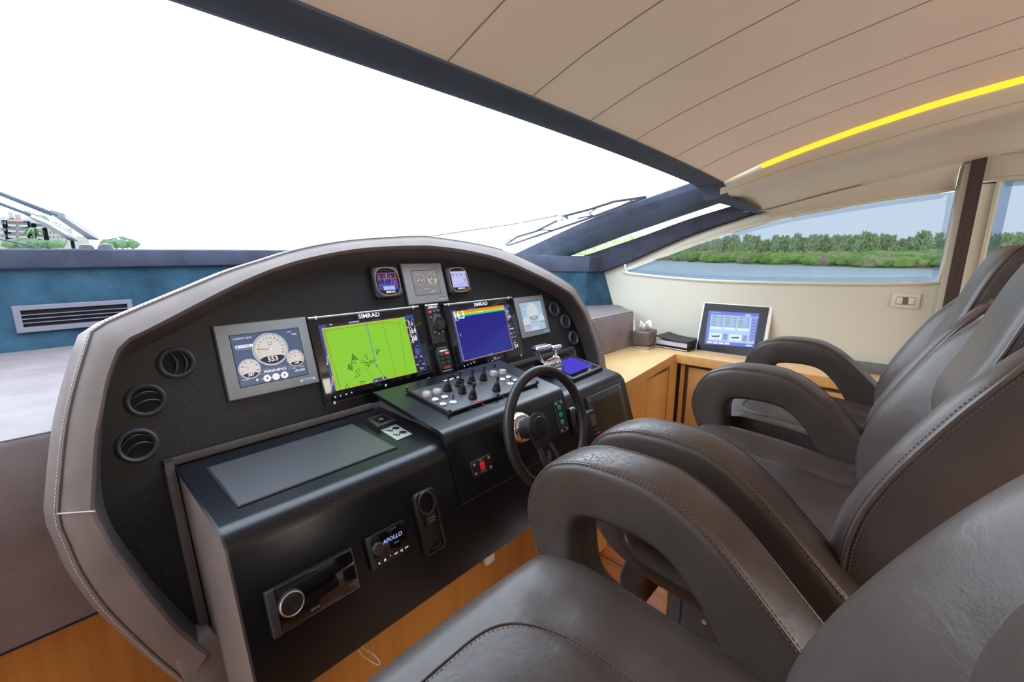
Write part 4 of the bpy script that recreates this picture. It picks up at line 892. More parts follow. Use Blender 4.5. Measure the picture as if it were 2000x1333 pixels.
pol(m, [(1680, 868), (1722, 862), (1735, 912), (1695, 918)], 'c_tab', .001); ln([(1702, 866), (1712, 916)], .002, 'g_red', .0014); ln([(1690, 868), (1700, 916)], .001, 'c_frame', .0014); ln([(1718, 864), (1728, 912)], .001, 'c_frame', .0014)
m.text('ROUTES', Q(*z1(1018, 955)), .009, n2+.001, 'g_white', rot=1.3+PI/2*0); m.text('NORTH', Q(*z1(1056, 1115)), .009, n2+.001, 'g_white', rot=1.3)
dbuild(m, 'chart_drawing', t, T)
m = MB()
for p, s_ in (((1077, 1238), 'o'), ((1118, 1228), 'v'), ((1162, 1218), '<'), ((1203, 1208), '^'), ((1465, 1147), '#')): m.text(s_, Q(*z1(*p)), .012, n+.0006, 'g_white', True)
dbuild(m, 'touch_keys', t, T)
# second plotter: echo sounder
t, T, R_, n = plotter('chartplotter showing a deep blue echo sounder page on the starboard side of the dash', [(865.9, 592), (999.4, 581.5), (1026.1, 693.4), (896.5, 727.9)], (939, 594.5))
n2 = n+.0006
def z2(x, y): return (700+x/3.333, 460+y/3.333)
def pol(m, pts, k, e=0): m.add([(*Q(*z2(*p), e), n2+e) for p in pts], [tuple(range(len(pts)))], k)
def ln(pts, w, k, e=.0008):
    for a, b in zip(pts, pts[1:]): m.line(Q(*z2(*a), e), Q(*z2(*b), e), w, n2+e, k)
m = MB(); pol(m, [(600, 487), (978, 447), (1043, 738), (668, 830)], 'c_dark'); pol(m, [(614, 500), (945, 455), (1008, 742), (688, 820)], 'c_blue', .0004); dbuild(m, 'screen', t, T)
m = MB()
def band(v0, v1, k, e):
    A, B, C, D = (614, 500), (945, 455), (1008, 742), (688, 820)
    lp = lambda a, b, u: (a[0]+(b[0]-a[0])*u, a[1]+(b[1]-a[1])*u)
    pol(m, [lp(A, D, v0), lp(B, C, v0), lp(B, C, v1), lp(A, D, v1)], k, e)
band(0, .055, 'c_or2', .0006); band(.05, .075, 'c_yel', .0007); band(.07, .10, 'c_grn2', .0008); band(.097, .115, 'c_cy', .0009)
ln([(614, 500), (945, 455), (1008, 742), (688, 820), (614, 500)], .002, 'c_or')
m.text('16.3', Q(*z2(655, 523)), .050, n2+.0015, 'g_white', True, sx=.75); m.text('DEPTH', Q(*z2(640, 555)), .008, n2+.001, 'g_white'); m.text('SOUNDER', Q(*z2(790, 497)), .008, n2+.001, 'g_white')
pol(m, [(600, 490), (632, 486), (640, 500), (614, 502), (690, 815), (672, 822)], 'c_tab', .0005); pol(m, [(712, 473), (760, 468), (763, 478), (716, 484)], 'c_tab', .001); pol(m, [(945, 455), (978, 450), (984, 468), (950, 472)], 'c_tab', .001)
for s_, p, z in (('SOG', (958, 474), .008), ('0.6', (967, 493), .026), ('DEPTH', (968, 512), .008), ('16.4', (978, 530), .026), ('COG', (976, 550), .008), ('- - -', (987, 572), .012), ('TEMP', (983, 590), .008), ('18:14:03', (997, 608), .011), ('POS', (995, 640), .010), ('°C', (1013, 635), .010), ('- -', (1005, 655), .012), ('XTE', (1002, 665), .008), ('NM', (1020, 660), .008), ('- - -', (1013, 684), .012), ('WATER', (1016, 700), .008), ('23.4', (1027, 720), .024)):
    m.text(s_, Q(*z2(*p)), z, n2+.001, 'g_white', z > .02, sx=.62 if z > .02 else .8)
pol(m, [(838, 782), (846, 772), (880, 762), (890, 770)], 'c_tab', .001); m.text('-   +', Q(*z2(862, 772)), .012, n2+.0015, 'g_white')
ln([(660, 640), (664, 652)], .002, 'c_grn2'); ln([(664, 640), (668, 660)], .0012, 'g_white')
dbuild(m, 'chart_drawing', t, T)
m = MB()
for p, s_ in (((690, 850), 'o'), ((712, 843), 'v'), ((732, 837), '<'), ((755, 831), '^'), ((888, 798), '#')): m.text(s_, Q(*z2(*p)), .012, n+.0006, 'g_white', True)
dbuild(m, 'touch_keys', t, T)

# round cornered wind instruments
M['w_blue'] = glow('wind_blue', (.020, .030, .22), 1.0); M['w_pale'] = glow('wind_pale', (.50, .52, .85), 1.0); M['w_strip'] = glow('wind_strip', (.36, .48, .85), 1.0); M['w_dk'] = glow('wind_ink', (.03, .03, .10), 1.0)
def wind(label, corners, scr, day):
    t, T = dthing('wind_instrument', label, 'instrument', *corners[3], group='compass and wind repeaters'); n = .030
    a, b, c, d = rect(corners, n); r = .018
    def oct_(a, b, c, d, r): return [(a+r, c), (b-r, c), (b, c+r), (b, d-r), (b-r, d), (a+r, d), (a, d-r), (a, c+r)]
    m = MB(); m.slab(oct_(a, b, c, d, r*.6), 0, n-.004, 'blackp', bev=.006, seg=3)
    dbuild(m, 'housing', t, T)
    cx, cy = (a+b)/2, (c+d)/2; w_ = b-a; h_ = d-c
    m = MB(); m.slab(oct_(a+.004, b-.004, c+.004, d-.004, r), n-.006, n, 'vent', bev=.003); 
    # silver cut-corner ring
    def se(s_): return [(cx+(w_/2)*s_*math.copysign(abs(math.cos(q_))**.72, math.cos(q_)), cy+(h_/2)*s_*math.copysign(abs(math.sin(q_))**.72, math.sin(q_)), 0) for q_ in [2*PI*i/40 for i in range(40)]]
    o_, i_ = se(.90), se(.84); m.add([(p[0], p[1], n+.001) for p in o_]+[(p[0], p[1], n+.001) for p in i_], [(i, (i+1) % 40, 40+(i+1) % 40, 40+i) for i in range(40)], 'silver'); dbuild(m, 'bezel', t, T)
    m = MB(); m.add([(p[0], p[1], n+.0012) for p in i_], [tuple(range(40))], 'glassblk'); dbuild(m, 'display_glass', t, T)
    x0, x1, y0, y1 = rect(scr, n); W = x1-x0; H = y1-y0; P = lambda u, v: (x0+u*W, y0+v*H); n2 = n+.0016
    m = MB(); R4 = lambda u0, v0, u1, v1, k, e=0: m.add([(*P(u0, v0), n2+e), (*P(u1, v0), n2+e), (*P(u1, v1), n2+e), (*P(u0, v1), n2+e)], [(0, 1, 2, 3)], k)
    R4(0, 0, 1, 1, 'w_pale' if day else 'w_blue'); tx = 'w_dk' if day else 'g_red'; e = .0004
    if not day: R4(0, .68, 1, .9, 'g_black', .0002)
    R4(.22, .03, .80, .24, 'w_strip', e)
    m.text('100', P(.10, .77), H*.21, n2+e, tx, True, sx=.7); m.text('110', P(.37, .77), H*.21, n2+e, tx, True, sx=.7); m.text('120', P(.66, .77), H*.21, n2+e, tx, True, sx=.7); m.text('13', P(.92, .77), H*.21, n2+e, tx, True, sx=.7)
    for i in range(17): m.line(P(.03+i*.058, .93), P(.03+i*.058, .985), .0009, n2+e, 'g_red')
    m.line(P(.50, .67), P(.50, .93), .0016, n2+2*e, 'g_white' if not day else 'g_red')
    m.text('- - -', P(.18, .39), H*.2, n2+e, tx, True, sx=.8); m.text('- - -', P(.52, .39), H*.2, n2+e, tx, True, sx=.8); m.text('271', P(.86, .42), H*.28, n2+e, tx, True, sx=.62)
    for u, s_ in ((.1, 'AWA'), (.42, 'TWD'), (.75, 'COG')): m.text(s_, P(u, .60), H*.07, n2+e, tx)
    for u in (.345, .675): m.line(P(u, .3), P(u, .65), .0008, n2+e, 'w_strip')
    m.line(P(0, .28), P(1, .28), .0009, n2+e, 'w_strip'); m.line(P(0, .66), P(1, .66), .0009, n2+e, 'w_strip'); m.line(P(.51, .03), P(.51, .24), .001, n2+2*e, 'g_red'); m.text('0.0', P(.1, .14), H*.1, n2+e, tx); m.text('0.0', P(.9, .14), H*.1, n2+e, tx)
    dbuild(m, 'screen', t, T)
    m = MB(); m.text('SIMRAD', (cx+w_*.02, y0-.0065), .012, n2, 'g_white', True); dbuild(m, 'brand_lettering', t, T)
    for sx_, nm in ((-1, 'rocker_key'), (1, 'rocker_key')):
        m = MB(); kx = cx+sx_*w_*.36; ky = cy-h_*.36; rot = Matrix.Translation(V(kx, ky, n)) @ Matrix.Rotation(sx_*math.radians(48), 4, 'Z'); m.box((0, 0, .002), (.030, .011, .004), 'greyp', bev=.003, T=rot)
        if sx_ > 0: m.disc((kx-.004, ky+.002), .0025, n+.0046, 'g_red', 8)
        m.text('^' if sx_ < 0 else '=', (kx+.006, ky-.003), .008, n+.0046, 'g_white'); dbuild(m, nm, t, T)
wind('square repeater with red figures on dark blue, port of the small grey display', [(722, 520), (775, 518), (791, 578), (739, 584)], [(732.6, 533.6), (772, 532), (779.9, 566.6), (741.5, 568.8)], False)
wind('square repeater with dark figures on pale lilac, starboard of the small grey display', [(871, 520), (910, 519.5), (923, 571), (880, 575)], [(878.5, 531), (908, 529.6), (914.5, 559), (885.4, 563)], True)

# controller keypad and autopilot remote between the plotters
t, T = dthing('controller_keypad', 'slim black keypad with a big rotary knob between the two chartplotters', 'keypad', 846, 673.6); n = .02
a, b, c, d = rect([(829.6, 596.5), (853.6, 593.5), (872.5, 668.5), (846, 673.6)], n); w_ = b-a
m = MB(); m.slab([(a, c), (b, c), (b, d), (a, d)], 0, n, 'blackp', bev=.004); m.tube([V(a, d-.003, n-.003), V(b, d-.003, n-.003)], .005, 'silver'); dbuild(m, 'housing', t, T)
p = L(855.4, 632, n); m = MB(); K_ = Matrix.Translation(V(p.x, p.y, n)); m.lathe([(.032, 0), (.032, .010), (.028, .014), (.022, .014), (.021, .010), (.014, .010), (.013, .013), (0, .013)], 'blackp', 28, T=K_); m.lathe([(.034, 0), (.034, .004), (.030, .006)], 'vent', 28, T=K_); dbuild(m, 'rotary_knob', t, T)
m = MB(); q_ = L(844, 600.5, n); m.text('SIMRAD', (q_.x+.002, q_.y), .014, n+.0006, 'g_white', True); dbuild(m, 'brand_lettering', t, T)
for i, (px, py) in enumerate(((839, 610.5), (847, 608.5), (854.5, 607.5), (848.5, 616), (841, 621), (857, 617.5), (848.5, 650), (856.5, 653), (863.5, 648.5))):
    q_ = L(px, py, n); m = MB(); m.box((q_.x, q_.y, n+.0025), (.017, .010, .005), 'greyp' if i else 'red', bev=.002); m.text('=', (q_.x, q_.y), .008, n+.0053, 'g_white'); dbuild(m, 'key', t, T)
t, T = dthing('autopilot_remote', 'small black autopilot keypad with red and green keys below the rotary knob keypad', 'keypad', 863.5, 734.5); n = .026
a, b, c, d = rect([(850.6, 680.5), (875.5, 674.5), (889, 727), (863.5, 734.5)], n)
m = MB(); m.slab([(a+.01, c), (b-.01, c), (b, c+.012), (b, d-.02), (b-.012, d), (a+.012, d), (a, d-.02), (a, c+.012)], 0, n, 'blackp', bev=.007, seg=3); dbuild(m, 'housing', t, T)
m = MB(); m.text('SIMRAD', ((a+b)/2, d-.018), .012, n+.0006, 'g_white', True); dbuild(m, 'brand_lettering', t, T)
W = b-a; H = d-c
M['kgreen'] = mat('key_green', (.05, .35, .2), .4)
for u, v, k, tx in ((.3, .72, 'blackp', 'STBY'), (.7, .74, 'red', 'MENU'), (.3, .56, 'blackp', '<'), (.7, .56, 'blackp', '>'), (.3, .41, 'blackp', '<<'), (.7, .41, 'blackp', '>>')):
    x, y = a+W*u, c+H*v; m = MB(); m.box((x, y, n+.002), (W*.32, H*.10, .004), k, bev=.002); m.text(tx, (x, y), .007, n+.0044, 'g_red' if u < .5 and tx != 'STBY' else ('kgreen' if k != 'red' else 'g_white'), True); dbuild(m, 'key', t, T)
m = MB(); m.box((a+W*.5, c+H*.24, n+.002), (W*.74, H*.11, .004), 'blackp', bev=.002); m.text('AUTO', (a+W*.5, c+H*.24), .012, n+.0044, 'g_red', True); dbuild(m, 'key', t, T)
m = MB(); m.line((a+W*.12, c+H*.13), (a+W*.88, c+H*.13), .004, n+.0008, 'silver'); dbuild(m, 'trim_line', t, T)

# ball air vents: ring, dark throat and two curved vanes
def airvent(label, px, py, r, ang, bow):
    t, T = dthing('air_vent', label, 'air vent', px, py, group='round air vents'); p = L(px, py, .01)
    K_ = Matrix.Translation(V(p.x, p.y, 0))
    m = MB(); m.lathe([(r*1.06, 0), (r*1.06, .006), (r*1.0, .014), (r*.90, .017), (r*.80, .014), (r*.75, .006), (r*.74, .001)], 'vent', 40, T=K_); dbuild(m, 'ring', t, T)
    m = MB(); m.disc((p.x, p.y), r*.78, .0012, 'hole', 32); dbuild(m, 'throat', t, T)
    for s_ in (-1, 1):
        m = MB(); rws = []
        for i in range(13):
            u = -1+2*i/12; x = u*r*.70*math.cos(.35*s_*0); yy = s_*r*.26+bow*r*.28*(1-u*u)
            lim = math.sqrt(max(0, (r*.76)**2-x*x)); yy = max(-lim, min(lim, yy))
            rws.append([V(x, yy+.001, .013-.004*u*u), V(x, yy-.001, .014-.004*u*u), V(x, yy-r*.16*(1-.6*u*u), .003), V(x, yy-r*.12*(1-.6*u*u), .002)])
        m.grid(rws, 'vent', T=K_ @ Matrix.Rotation(ang, 4, 'Z')); dbuild(m, 'vane', t, T)
rv = .0425
airvent('round air vent with upright vanes, topmost at the port end of the dash', 346, 709, rv, math.radians(90), -.8)
airvent('round air vent with level vanes, middle one at the port end', 286, 782, rv, math.radians(4), .9)
airvent('round air vent with tilted vanes, lowest at the port end of the dash', 269.5, 870.5, rv, math.radians(12), 1.4)
airvent('round air vent with upright vanes, topmost at the starboard end', 1082.5, 604, rv*.97, math.radians(80), -.8)
airvent('round air vent, middle one at the starboard end of the dash', 1104.4, 628.5, rv*.97, math.radians(80), .8)
airvent('round air vent, lowest at the starboard end of the dash', 1120.6, 660.4, rv*.97, math.radians(95), -.9)

# ================================================================ CONTROLS ON THE CENTRE POD
NP = .441; NC = .437
PN = V(0, -.1053, 1).normalized(); PO = V(0, 1.328, -.494); PV = PN.cross(V(1, 0, 0))
if PV.y < 0: PV = -PV
MP = Matrix(((1, 0, 0, 0), (0, PV.y, PN.y, PO.y), (0, PV.z, PN.z, PO.z), (0, 0, 0, 1)))
def Pq(px, py, h=0.0):
    p = onplane(px, py, PN, PN.dot(PO)+h)-PO; return V(p.x, p.dot(PV), h)
def mthing(name, label, cat, base, MM, group=None):
    """thing standing at local point base of frame MM"""
    return thing(name, label, cat, MM @ Matrix.Translation(base), group), Matrix.Translation(-base)
hp = .006
c4 = [Pq(796, 767), Pq(969, 719.5), Pq(1047, 754), Pq(876.5, 812)]
tx0 = (c4[0].x+c4[3].x)/2; tx1 = (c4[1].x+c4[2].x)/2; ty0 = (c4[2].y+c4[3].y)/2; ty1 = (c4[0].y+c4[1].y)/2
cp, TI = mthing('control_panel', 'grey joystick panel with keys and lit buttons on the raised centre pod', 'control panel', V(tx0, ty0, 0), MP)
def cb(m, name, lab=None, par=None):
    m.v = [TI @ v for v in m.v]; o = m.build(name, par or cp)
    if lab: o['label'] = lab
    return o
m = MB(); m.slab([(tx0, ty0), (tx1, ty0), (tx1, ty1), (tx0, ty1)], 0, .004, 'rubber', bev=.001); i_ = .010
m.slab([(tx0+i_, ty0+i_), (tx1-i_, ty0+i_), (tx1-i_, ty1-i_), (tx0+i_, ty1-i_)], .003, hp, 'greyp', bev=.001); cb(m, 'plate')
m = MB(); m.tube([V(tx0, ty1, .009), V(tx0, ty0, .009), V(tx1, ty0, .009)], .0042, 'rubber', seg=8); m.tube([V(tx0+.007, ty1, .008), V(tx0+.007, ty0+.007, .008), V(tx1, ty0+.007, .008)], .002, 'rubber', seg=6); cb(m, 'guard_rail')
for x, y in ((tx0, ty1), (tx0, ty0), ((tx0+tx1)/2, ty0), (tx1, ty0), (tx1, ty1), ((tx0+tx1)/2, ty1)):
    m = MB(); K_ = Matrix.Translation(V(x, y, .006)); m.lathe([(.0065, 0), (.0065, .004), (.004, .005), (.004, .010), (.006, .011), (.006, .015), (0, .016)], 'rubber', 12, T=K_); m.disc((x, y), .003, .0222, 'silver', 8); cb(m, 'bolt')
m = MB(); M['etch'] = mat('white_etching', (.38, .38, .42), .6)
for a, b in (((905, 779), (960, 795)), ((960, 795), (1000, 780)), ((850, 783-8), (930, 756)), ((925, 800), (890, 790)), ((939, 759), (1000, 782)), ((939, 759), (985, 745)), ((912, 755), (935, 762))):
    p, q_ = Pq(*a, hp), Pq(*b, hp); m.line(p, q_, .0007, hp+.0006, 'etch')
sticks = [(874.5, 763.5), (897, 754.5), (903, 768), (921, 749), (944, 742.5), (923, 778.5), (969.5, 763.5)]
for px, py in sticks:
    c = Pq(px, py, hp)
    for a0 in (-.5, PI-.5):
        for r in (.024, .028): m.ring(c, r, r+.001, hp+.0006, 'etch', 8, a0, a0+.9)
cb(m, 'printed_markings')
for i, (px, py) in enumerate(sticks):
    c = Pq(px, py, hp); K_ = Matrix.Translation(c) @ Matrix.Rotation([.0, .05, -.03, .04, .02, .06, .05][i], 4, 'Y')
    m = MB(); m.lathe([(.0158, 0), (.0158, .010), (.0145, .0115), (.0118, .0118), (.0142, .0145), (.0135, .0168), (.0105, .017), (.0125, .0195), (.0118, .0218), (.009, .022), (.0107, .0245), (.010, .0265), (.0075, .027), (.009, .0295), (.008, .0315), (.006, .0325), (.0068, .035), (.0045, .037)], 'rubber', 24, T=K_); o = cb(m, 'joystick_boot')
    m = MB(); m.lathe([(.0038, .034), (.0045, .042), (.0066, .046), (.0070, .055), (.0062, .060), (0, .061)] if i == 5 else [(.0035, .034), (.0036, .043), (.0052, .045), (.0046, .050), (.0056, .055), (.0052, .058), (0, .0585)], 'blackp', 16, T=K_); cb(m, 'joystick', par=o)
M['bulb'] = mat('milky_button', (.55, .58, .62), .3, emit=(1, .9, .9), estr=.08); M['bulbring'] = mat('button_ring', (.30, .34, .40), .25, metal=.7); M['orange'] = mat('orange_lamp', (.8, .25, .12), .4, emit=(1, .4, .2), estr=.25)
for px, py in ((833.7, 774.7), (854, 769.5), (964, 733.5), (981.5, 730.5)):
    c = Pq(px, py, hp); K_ = Matrix.Translation(c); m = MB(); m.lathe([(.0115, 0), (.0115, .003), (.007, .004)], 'bulbring', 16, T=K_); m.lathe([(.0065, 0), (.0065, .006), (0, .007)], 'orange', 16, T=K_); o = cb(m, 'lamp_button')
    m = MB(); m.lathe([(.0172, 0), (.0172, .012), (.0145, .0175), (0, .0180)], 'clear', 8, T=K_); cb(m, 'clear_guard', par=o)
for i, (px, py) in enumerate(((850, 782), (868.5, 777), (865.5, 791), (981.5, 742.5), (993.5, 738), (1007, 744))):
    c = Pq(px, py, hp); K_ = Matrix.Translation(c); m = MB(); m.lathe([(.0138, 0), (.0138, .003), (.0120, .0045)], 'bulbring', 24, T=K_); m.lathe([(.0120, .0040), (.0095, .0062), (0, .0068)], 'bulb', 24, T=K_)
    if i in (2, 5): m.text('STOP', (c.x, c.y), .006, hp+.0074, 'red', True)
    cb(m, 'round_button')
for px, py in ((884.7, 786), (996.5, 750)):
    c = Pq(px, py, hp); K_ = Matrix.Translation(c); m = MB(); m.lathe([(.0135, 0), (.0135, .002), (.009, .004), (.0065, .006), (0, .006)], 'steel', 24, T=K_); o = cb(m, 'key_switch')
    KR = K_ @ Matrix.Rotation(.5, 4, 'Z') @ Matrix.Rotation(PI/2, 4, 'X'); m = MB(); m.slab([(-.002, .004), (.002, .004), (.002, .012), (.0065, .014), (.0075, .026), (.004, .029), (-.004, .029), (-.0075, .026), (-.0065, .014), (-.002, .012)], -.0012, .0012, 'blackp'); m.disc((0, .023), .002, .0014, 'steel', 8); M['brass'] = M.get('brass') or mat('brass', (.6, .45, .2), .3, metal=1)
    m.v = [(KR @ v) for v in m.v]; cb(m, 'ignition_key', par=o)
c = Pq(935.5, 783.5, hp); m = MB(); m.box((c.x, c.y, hp+.0015), (.020, .009, .003), 'red', bev=.001); cb(m, 'red_indicator')
c = Pq(885, 741, .0005); m = MB(); m.box((c.x, c.y+.002, .001), (.085, .012, .002), 'whitep'); cb(m, 'paper_strip')

# ---------------------------------------------------------------- plates and devices on the console face
def fthing(name, label, cat, px, py, n=NC, group=None):
    p = L(px, py, n); return thing(name, label, cat, MD @ Matrix.Translation(V(p.x, p.y, n)), group), Matrix.Translation(V(-p.x, -p.y, -n))
def screws(t, T, pts, n, k='steel', r=.0045):
    for x, y in pts:
        m = MB(); m.lathe([(r, 0), (r, .0025), (r*.7, .0035), (r*.35, .0035), (r*.3, .002), (0, .002)], k, 14, T=Matrix.Translation(V(x, y, n))); dbuild(m, 'screw', t, T)
def platerect(cs, n, hgt=None):
    a, b, c, d = rect(cs, n); return a, b, c, d
t, T = fthing('horn_switch_plate', 'small black plate with red rocker switch, left of the steering wheel', 'switch', 925, 936, NP)
a, b, c, d = rect([(917, 904), (955, 887), (962, 915), (925, 936)], NP)
m = MB(); m.slab([(a, c), (b, c), (b, d), (a, d)], NP-.001, NP+.002, 'silver'); m.slab([(a+.0025, c+.0005), (b, c+.0005), (b, d-.0025), (a+.0025, d-.0025)], NP, NP+.0027, 'blackp'); dbuild(m, 'plate', t, T)
screws(t, T, [(a+.012, c+.010), (b-.008, c+.009), (a+.012, d-.012), (b-.008, d-.010)], NP+.0025)
m = MB(); m.box(((a+b)/2+.001, (c+d)/2+.001, NP+.005), (.017, .022, .007), 'red', bev=.002); dbuild(m, 'rocker_switch', t, T, 'red rocker switch')
m = MB(); m.text('horn', ((a+b)/2, d-.006), .007, NP+.003, 'white', True); cx = (a+b)/2+.003; m.ring((cx, c+.0085), .011, .0118, NP+.003, 'white', 24, asp=.4); m.text('ROKERS', (cx, c+.0085), .0045, NP+.003, 'white', True); dbuild(m, 'plate_lettering', t, T)
t, T = fthing('light_switch_plate', 'tall black plate with three green buttons behind the steering wheel rim', 'switch', 1096, 847, NP)
a, b, c, d = rect([(1079, 788.5), (1095, 781), (1110, 839), (1096, 848)], NP)
m = MB(); m.slab([(a, c), (b, c), (b, d), (a, d)], NP-.001, NP+.002, 'silver'); m.slab([(a+.0025, c+.002), (b, c+.002), (b, d-.0025), (a+.0025, d-.0025)], NP, NP+.0027, 'blackp'); dbuild(m, 'plate', t, T)
screws(t, T, [(a+.011, c+.009), (b-.007, c+.009), (a+.011, d-.009), (b-.007, d-.009)], NP+.0025)
for v in (.80, .57, .34): m = MB(); m.box((a+(b-a)*.46, c+(d-c)*v, NP+.004), (.017, .017, .006), 'green', bev=.002); dbuild(m, 'button', t, T, 'green button')
m = MB(); m.ring((a+(b-a)*.5, c+.017), .010, .0108, NP+.003, 'white', 24, asp=.4); dbuild(m, 'plate_lettering', t, T)

# large stereo head
t, T = fthing('marine_stereo', 'large black stereo with a silver ringed knob, low on the console face', 'stereo', 535, 1245)
a, b, c, d = rect([(515, 1160), (690, 1072), (702, 1150), (535, 1245)], NC+.014)
m = MB(); m.slab([(a, c), (b, c), (b, d), (a, d)], NC-.002, NC+.014, 'blackp', bev=.003); dbuild(m, 'housing', t, T)
m = MB(); m.slab([(a+.018, c+.002), (b-.004, c+.002), (b-.004, d-.002), (a+.018, d-.002)], NC+.013, NC+.016, 'glassblk', bev=.001); dbuild(m, 'display_glass', t, T)
m = MB(); m.slab([(a, c-.002), (a+.017, c-.002), (a+.017, d+.001), (a, d+.001)], NC+.010, NC+.019, 'greyp', bev=.003); dbuild(m, 'side_grip', t, T)
m = MB()
for y in (c+.001, d-.001): m.line((a+.017, y), (b-.003, y), .0012, NC+.0164, 'silver')
m.line((b-.003, c), (b-.003, d), .0012, NC+.0164, 'silver'); dbuild(m, 'edge_trim', t, T)
p = L(571, 1180, NC+.03); K_ = Matrix.Translation(V(p.x, p.y, NC+.014)); m = MB(); m.lathe([(.0265, 0), (.0265, .010), (.0255, .016), (.0225, .018), (.0215, .0165)], 'silver', 36, T=K_); m.lathe([(.0217, .0165), (.020, .0175), (0, .0175)], 'blackp', 36, T=K_); dbuild(m, 'volume_knob', t, T, 'silver ringed volume knob')
m = MB(); q_ = L(636, 1105, NC+.016); m.text('FUSION', (q_.x, q_.y), .010, NC+.0168, 'silver', True, sx=1.2, skew=.25); q_ = L(558, 1222, NC+.016); m.ring((q_.x, q_.y), .004, .005, NC+.0168, 'silver', 20, 2.2, 7.2); m.line((q_.x, q_.y), (q_.x, q_.y+.006), .001, NC+.0168, 'silver'); q_ = L(616, 1188, NC+.016); m.text('((sirius))', (q_.x, q_.y), .006, NC+.0168, 'etch', True); q_ = L(687, 1142, NC+.016); m.ring((q_.x, q_.y), .004, .005, NC+.0168, 'etch', 16, asp=.6); dbuild(m, 'front_lettering', t, T)
# small remote
t, T = fthing('stereo_remote', 'small black stereo control with a blue lit APOLLO screen on the console face', 'stereo', 730, 1114)
a, b, c, d = rect([(713, 1055), (790, 1017), (803, 1075), (730, 1114)], NC+.012)
m = MB(); m.slab([(a, c), (b, c), (b, d), (a, d)], NC-.002, NC+.011, 'blackp', bev=.003); dbuild(m, 'housing', t, T)
m = MB(); m.slab([(a+.010, c+.018), (b-.002, c+.018), (b-.002, d-.002), (a+.010, d-.002)], NC+.010, NC+.013, 'glassblk', bev=.001); dbuild(m, 'display_glass', t, T)
m = MB(); m.slab([(a, c), (a+.010, c), (a+.010, d), (a, d)], NC+.008, NC+.015, 'greyp', bev=.002); dbuild(m, 'side_grip', t, T)
p = L(739.5, 1073, NC+.02); K_ = Matrix.Translation(V(p.x, p.y, NC+.011)); m = MB(); m.lathe([(.0150, 0), (.0150, .010), (.0135, .013), (0, .013)], 'greyp', 28, T=K_); dbuild(m, 'volume_knob', t, T)
M['apollo'] = glow('display_blue_white', (.30, .42, .80), 1.0); m = MB(); q_ = L(767, 1051, NC+.013); m.text('APOLLO', (q_.x, q_.y), .014, NC+.0136, 'apollo', True, sx=1.05, skew=.12); q_ = L(762, 1037, NC+.013); m.text('FUSION', (q_.x+.004, d-.006), .006, NC+.0136, 'silver', True, sx=1.2, skew=.25); m.text('source', (q_.x+.01, (c+d)/2-.002), .005, NC+.0136, 'apollo'); dbuild(m, 'screen_text', t, T)
m = MB()
for i, s_ in enumerate(('o', '#', '*', '<<', '>|', '>>')):
    x = a+.020+(b-a-.030)*i/5; m.text(s_, (x, c+.010), .009, NC+.0116, 'g_white', True)
dbuild(m, 'touch_keys', t, T)
# handset cradle
t, T = fthing('handset_cradle', 'empty black handset cradle with a round cup on the console face, left of the pod', 'cradle', 842, 1089)
a, b, c, d = rect([(804, 970), (846, 952), (876, 1066), (840, 1089)], NC+.016)
def rr(a, b, c, d, r): 
    o = []
    for cx, cy, s_ in ((b-r, c+r, -PI/2), (b-r, d-r, 0), (a+r, d-r, PI/2), (a+r, c+r, PI)): o += [(cx+r*math.cos(s_+PI/2*i/4), cy+r*math.sin(s_+PI/2*i/4)) for i in range(5)]
    return o
m = MB(); m.slab(rr(a, b, c, d, .012), NC-.002, NC+.010, 'rubber', bev=.004); dbuild(m, 'tray', t, T)
m = MB(); m.tube([V(x, y, NC+.013) for x, y in rr(a+.004, b-.004, c+.004, d-.004, .010)], .0042, 'blackp', closed=True, seg=8); dbuild(m, 'rim', t, T)
cx = (a+b)/2; cy = d-.034; m = MB(); m.tube([V(cx+.025*math.cos(q_), cy+.030*math.sin(q_), NC+.016) for q_ in [2*PI*i/32 for i in range(32)]], .0045, 'blackp', closed=True, seg=8); m.disc((cx, cy), .024, NC+.0105, 'hole', 24, ry=.028); dbuild(m, 'cup', t, T)
m = MB(); m.box((cx+.002, (c+d)/2+.006, NC+.014), (.036, .028, .010), 'rubber', bev=.003); 
for dy in (-.004, .004): m.line((cx-.008, (c+d)/2+.006+dy), (cx+.012, (c+d)/2+.006+dy), .0016, NC+.0195, 'etch')
dbuild(m, 'contact_block', t, T)
m = MB(); m.tube([V(cx-.012, c+.018, NC+.012), V(cx-.004, c+.012, NC+.015), V(cx+.010, c+.014, NC+.016), V(cx+.016, c+.022, NC+.014)], .0025, 'rubber'); dbuild(m, 'spring_clip', t, T)
# monitor in the console face, starboard end
t, T = fthing('switched_off_monitor', 'dark screen in a screwed grey frame at the starboard end of the console', 'monitor', 1165, 850)
a, b, c, d = 1.492, 1.778, -.50, -.293; n = NC+.001
m = MB(); m.slab([(a, c), (b, c), (b, d), (a, d)], n-.003, n+.004, 'greyp', bev=.0015); m.line((a, d-.0008), (b, d-.0008), .0016, n+.0048, 'silver'); dbuild(m, 'frame', t, T)
m = MB(); M['offscreen'] = mat('unlit_screen', (.016, .018, .014), .22); m.slab([(a+.036, c+.03), (b-.030, c+.03), (b-.030, d-.030), (a+.036, d-.030)], n+.0035, n+.0046, 'offscreen'); dbuild(m, 'screen', t, T)
screws(t, T, [(a+.014, d-.014), (b-.012, d-.014), (a+.014, c+.014), (b-.012, c+.014)], n+.004)
